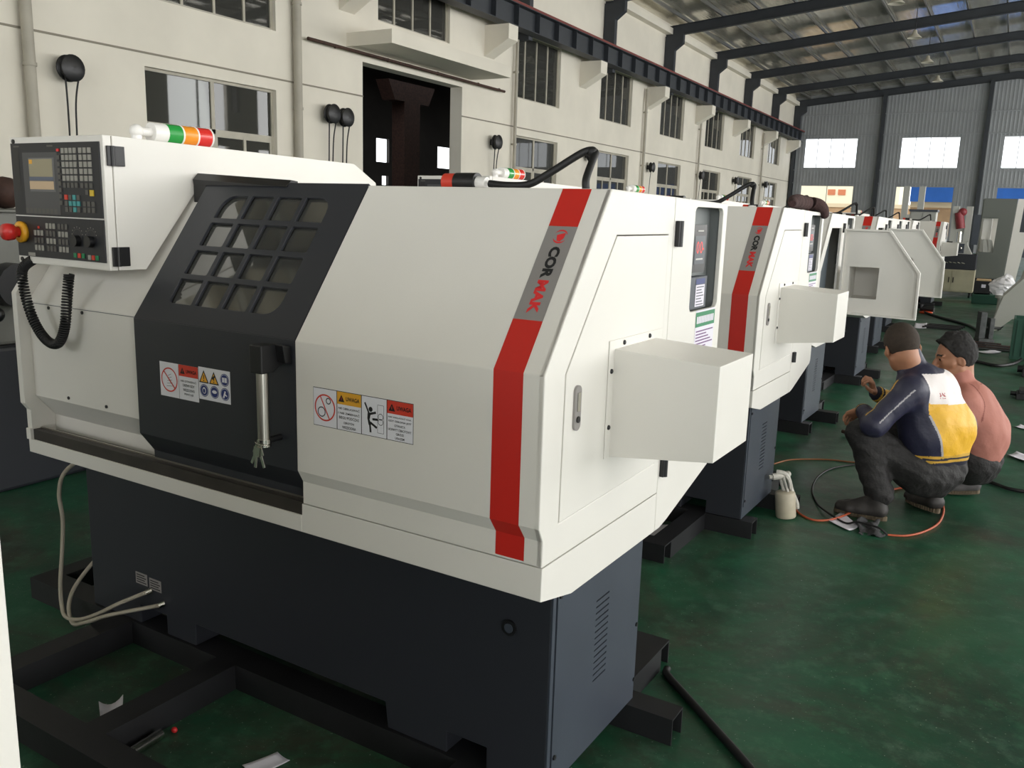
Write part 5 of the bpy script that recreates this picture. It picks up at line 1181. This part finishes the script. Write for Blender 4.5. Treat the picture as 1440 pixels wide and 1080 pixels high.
g = G().use(SLATE).box(.03, .25, -.112, -.1, .02, .23); g.use(CHROME).lathe([(0.035, 0), (.05, .004), (.035, .01)], (.16, -.112, .12), (0, -1, 0), 16); g.build('front_recess', ms)
g = G().use(BLACK).cyl((0, .02, .25), (-.12, .02, .25), .02).cyl((-.12, .02, .25), (-.21, .02, .25), .045, n=12); g.build('spindle', ms)
g = G().use(LG).lathe([(0, 0), (.09, 0), (.1, .1), (.05, .15), (0, .16)], (-.53, 20.5, .97), (0, 0, 1), 14); g.use(mat('yellow_rim', (206, 200, 90), 0.5)).cyl((-.53, 20.45, .972), (-.53, 20.45, 1.02), .06); o = g.build('oil_can'); tag(o, 'pale can with a yellow foot beside the grey machine head', 'can')
# vertical machining centre
mc = empty('machining_centre', (.514, 21.0, 0), 0, 'large grey machining centre with an open work space at the right', 'milling machine'); GG = mat('machine_green_grey', (98, 102, 96), 0.5)
ZS = lambda z: max(0.0, 1.6+(z-1.6)*1.118); XS = lambda x: x*1.118
g = G().use(GG).plate([(XS(x), ZS(z)) for x, z in ((-.33, .55), (.22, .55), (.30, 2.15), (-.29, 2.15))], [[(XS(x), ZS(z)) for x, z in ((-.30, 1.08), (-.02, 1.08), (0.0, 1.76), (-.28, 1.76))]], lambda a, b, d: (a, d, b), 0, .12); g.box(XS(-.33), XS(.3), .7, 1.5, ZS(.55), ZS(2.15)); g.build('column', mc, bevel=.01)
g = G().use(WHITE).box(XS(-.27), XS(-.10), .14, .68, ZS(1.06), ZS(1.76)).box(XS(-.3), 0, .6, .69, ZS(1.06), ZS(1.76)); g.build('spindle_head', mc, bevel=.01)
for k in range(2): g = G().use(LG).plate([(XS(x+.1*k), ZS(z)) for x, z in ((-.2, 1.08), (-.1, 1.08), (-.16, 1.32), (-.22, 1.34))], [], lambda a, b, d: (a, d, b), .05, .13); g.build('way_cover', mc)
g = G().use(WHITE).plate([(XS(x), ZS(z)) for x, z in ((.225, .3), (.42, .3), (.62, 2.15), (.305, 2.15))], [[(XS(x), ZS(z)) for x, z in ((.40, 1.5), (.52, 1.5), (.56, 2.05), (.42, 2.05))]], lambda a, b, d: (a, d, b), .0, .1); g.use(SLATE).box(XS(.36), XS(.6), .1, .12, ZS(1.0), ZS(2.1)); g.build('side_cover', mc)
g = G().use(BLACK).box(XS(-.30), XS(.22), .05, 1.3, 0, ZS(.55)); g.build('base', mc)
g = G().use(mat('machine_cover_grey', (168, 168, 160), 0.5)).prism_y([(.95, 0), (2.6, 0), (2.6, 2.0), (1.42, 2.0), (1.12, .9)], 16.0, 17.6); o = g.build('machine_cover', bevel=.01); tag(o, 'pale grey sheet cover filling the right picture edge', 'machine cover')
# white cabinet and tall posts behind
wc = empty('control_cupboard', (-1.35, 24.5, 0), 0, 'tall pale cupboard behind the farthest lathe', 'cupboard')
g = G().use(LG).box(-.30, .34, 0, .6, 0, 1.93); g.use(SLATE).box(-.33, .37, -.03, .63, 1.93, 1.99); g.build('body', wc); g = G().use(LG).box(-.28, .0, -.02, 0, .1, 1.9); g.build('door', wc); g = G().use(LG).box(.02, .32, -.02, 0, .1, 1.9); g.build('door', wc)
def posts(x0, x1, y, h, label):
    r = empty('lifting_frame', ((x0+x1)/2, y, 0), 0, label, 'frame'); d = (x1-x0)/2
    for s in (-1, 1): G().use(LG).box(s*d-.09, s*d+.09, -.1, .1, 0, h).build('post', r)
    G().use(LG).box(-d-.02, d+.02, -.06, .06, .1, .25).build('beam', r); G().use(LG).box(-d-.02, d+.02, -.05, .05, h*.62, h*.68).build('beam', r); return r
posts(-2.353, -1.886, 30.0, 2.8, 'pale two-post frame standing before the middle far window')
ps = posts(-.84, -.45, 30.2, 2.2, 'grey two-post press with a red motor near the tool cabinet')
g = G().use(mat('red_motor_paint', (150, 52, 60), 0.5, var=0.3, scale=8)).cyl((0, -.1, 1.5), (-.1, -.1, 2.0), .13).ball((0, -.1, 2.02), .13); g.build('motor', ps); g = G().use(SLATE).box(.35, .9, -.1, .0, 1.0, 1.95); g.build('panel', ps)
g = G().use(CHROME).cyl((.02, -.1, .6), (.0, -.1, 1.4), .06); g.build('ram', ps)
# crate, green box, wrapped part
cr = empty('black_crate', (.43, 19.1, 0), 0, 'black crate of cardboard on a green box beside the beige cabinet', 'crate')
g = G().use(BLACK).plate(rect(-.15, 0, .15, .35), [], lambda a, b, d: (a, b, d), .20, .215); g.box(-.15, .15, 0, .012, .2, .47).box(-.15, .15, .338, .35, .2, .47).box(-.15, -.138, .012, .338, .2, .47).box(.138, .15, .012, .338, .2, .47); g.build('box', cr)
g = G().use(mat('cardboard', (204, 172, 130), 0.8)).box(-.135, .135, .02, .33, .22, .50); g.build('cardboard_stack', cr); g = G().use(PAPER).box(-.03, .05, -.002, -.0005, .33, .40); g.build('paper_label', cr)
g = G().use(mat('green_crate_plastic', (30, 74, 58), 0.6)).box(.25, .78, 19.0, 19.6, 0, .19); o = g.build('green_box', bevel=.01); tag(o, 'low green box on the floor under the black crate', 'box')
g = G().use(MATS['machine_cover_grey']).cyl((.82, 15.1, 0), (.82, 15.1, .42), .07).cyl((.82, 15.1, .42), (.82, 15.1, .47), .11); o = g.build('pedestal'); tag(o, 'short grey pedestal under the plastic-wrapped part', 'pedestal')
bag = bpy.data.materials.new('clear_plastic_wrap'); bag.use_nodes = True; b_ = bag.node_tree.nodes['Principled BSDF']; b_.inputs['Base Color'].default_value = (.86, .84, .86, 1); b_.inputs['Roughness'].default_value = .2; b_.inputs['Alpha'].default_value = .75
g = G().use(bag); rr = random.Random(2); n, m_ = 20, 14; vs = []
for j in range(m_+1):
    for i in range(n):
        ph, t = PI*j/m_, 2*PI*i/n; r = 0.155*(1+rr.uniform(-.1, .1)); vs.append((.82+r*math.sin(ph)*math.cos(t)*(1.0 if math.cos(t) > 0 else 1.45), 15.1+r*math.sin(ph)*math.sin(t), .668+r*math.cos(ph)+(.0 if math.cos(t) > 0 else math.cos(t)*.07)))
g.add(vs, [(j*n+i, (j+1)*n+i, (j+1)*n+(i+1) % n, j*n+(i+1) % n) for j in range(m_) for i in range(n)], False); o = g.build('plastic_wrapped_part'); tag(o, 'part wrapped in crumpled clear plastic near the right picture edge', 'wrapped part')
# sheet-metal chute on legs
ch = empty('chip_conveyor', (.85, 12.6, 0), 0, 'grey sloping conveyor chute on legs at the right picture edge', 'conveyor')
g = G().use(MATS['machine_cover_grey']).plate([(-.14, .12), (-.06, .12), (1.2, 1.35), (1.2, 1.75), (.9, 1.75), (-.02, .62)], [], lambda a, b, d: (a, d, b), .0, .7); g.build('chute', ch, bevel=.008)
for x, z in ((.3, .42), (.62, .75)): G().use(LG).box(x, x+.05, .0, .05, 0, z).build('leg', ch); G().use(LG).box(x, x+.05, .65, .7, 0, z).build('leg', ch)
# green crate at the frame edge
g = G().use(MATS['green_crate_plastic']).plate([(.99, 10.6), (1.5, 10.6), (1.5, 11.1), (.99, 11.1)], [], lambda a, b, d: (a, b, d), 0, .02); g.box(.99, 1.5, 10.6, 10.62, .02, .5).box(.99, 1.5, 11.08, 11.1, .02, .5).box(.99, 1.01, 10.62, 11.08, .02, .5).box(1.48, 1.5, 10.62, 11.08, .02, .5)
for k in range(6): g.box(1.03+.08*k, 1.05+.08*k, 10.585, 10.6, .04, .48)
o = g.build('green_crate'); tag(o, 'green plastic crate on the floor at the right picture edge', 'crate')
# bench vice and steel offcuts
bv = empty('bench_vice', (.67, 12.2, 0), 0.3, 'dark steel vice standing on the floor before the grey chute', 'vice')
g = G().use(mat('worn_grey_steel', (96, 98, 98), 0.45, metal=0.5, var=0.4, scale=12)).box(-.10, .10, -.12, .12, 0, .05).box(-.10, -.02, -.09, .09, .05, .42).box(.03, .09, -.08, .08, .05, .34); g.build('jaws', bv, bevel=.006)
g = G().use(MATS['worn_grey_steel']).cyl((-.02, 0, .2), (.2, 0, .2), .02).cyl((.195, -.1, .24), (.195, .1, .16), .009); g.build('clamp_screw', bv)
rr = random.Random(11)
for i in range(9):
    x, y = .66+rr.uniform(0, .34), 11.25+.085*i; a = rr.uniform(-.06, .06); L = rr.uniform(.16, .34); zz = .014
    g = G().use([MATS['worn_grey_steel'], RAIL, RUST][i % 3]).cyl((x-L*math.cos(a), y-L*math.sin(a), zz), (x+L*math.cos(a), y+L*math.sin(a), zz), .013, n=8); o = g.build('steel_offcut')
    tag(o, 'steel rod in the loose pile of offcuts before the green crate', 'steel rod', 'pile of steel offcuts')
for i in range(4):
    y = 13.35+.16*i; g = G().use(RAIL).box(-.22+.02*i, .30+.02*i, y, y+.05, 0, .03); o = g.build('flat_bar'); tag(o, ['dark flat bar on the far floor, nearest of the four lying side by side', 'second nearest of four dark flat bars on the far floor', 'second farthest of four dark flat bars on the far floor', 'farthest of four dark flat bars on the far floor'][i], 'steel bar', 'flat bars on the far floor')
gr = empty('angle_grinder', (-.42, 15.95, 0), 0, 'orange and black angle grinder on the far floor', 'grinder')
g = G().use(BLACK).cyl((-.05, 0, .08), (.18, -.02, .08), .05, n=12).cyl((-.05, 0, .08), (-.05, 0, .16), .05, n=12); g.build('handle', gr); g = G().use(mat('orange_plastic', (222, 82, 44), 0.4)).lathe([(0, 0), (.11, 0), (.12, .02), (.05, .04), (0, .04)], (.05, -.05, .0), (0, 0, 1), 16); g.build('guard', gr)
# old lathe at the left
ol = empty('old_lathe', (-3.85, 1.2, 0), 0, 'old grey lathe partly hidden behind the control panel at the left', 'lathe')
g = G().use(mat('old_lathe_grey', (128, 128, 122), 0.6, var=0.2, scale=4)).box(-1.4, -.02, -.4, .5, .80, 1.52); hd_ = g.build('headstock', ol, bevel=.02)
g = G().use(MATS['old_lathe_grey']).box(-1.45, .02, -.45, .55, 1.10, 1.16).box(-1.4, .0, -.45, .5, 1.515, 1.53); g.build('gear_cover', ol, bevel=.006)
g = G().use(DARK).box(-1.5, .05, -.5, .6, 0, .80); g.build('pedestal', ol, bevel=.02)
g = G().use(BLACK).cyl((-.02, -.1, 1.13), (.10, -.1, 1.13), .12).cyl((.0, -.3, 1.05), (.2, -.3, 1.0), .025).ball((.2, -.3, 1.0), .04); g.build('chuck', ol)
g = G().use(RUST); rr = random.Random(5)
for k in range(7): g.ball((-4.5+.09*k, 1.1+rr.uniform(-.15, .15), 1.62), .11, 10, 8, (1, 1, .8))
o = g.build('rusty_casting'); tag(o, 'rusty brown casting on top of the old grey lathe at the left', 'casting')
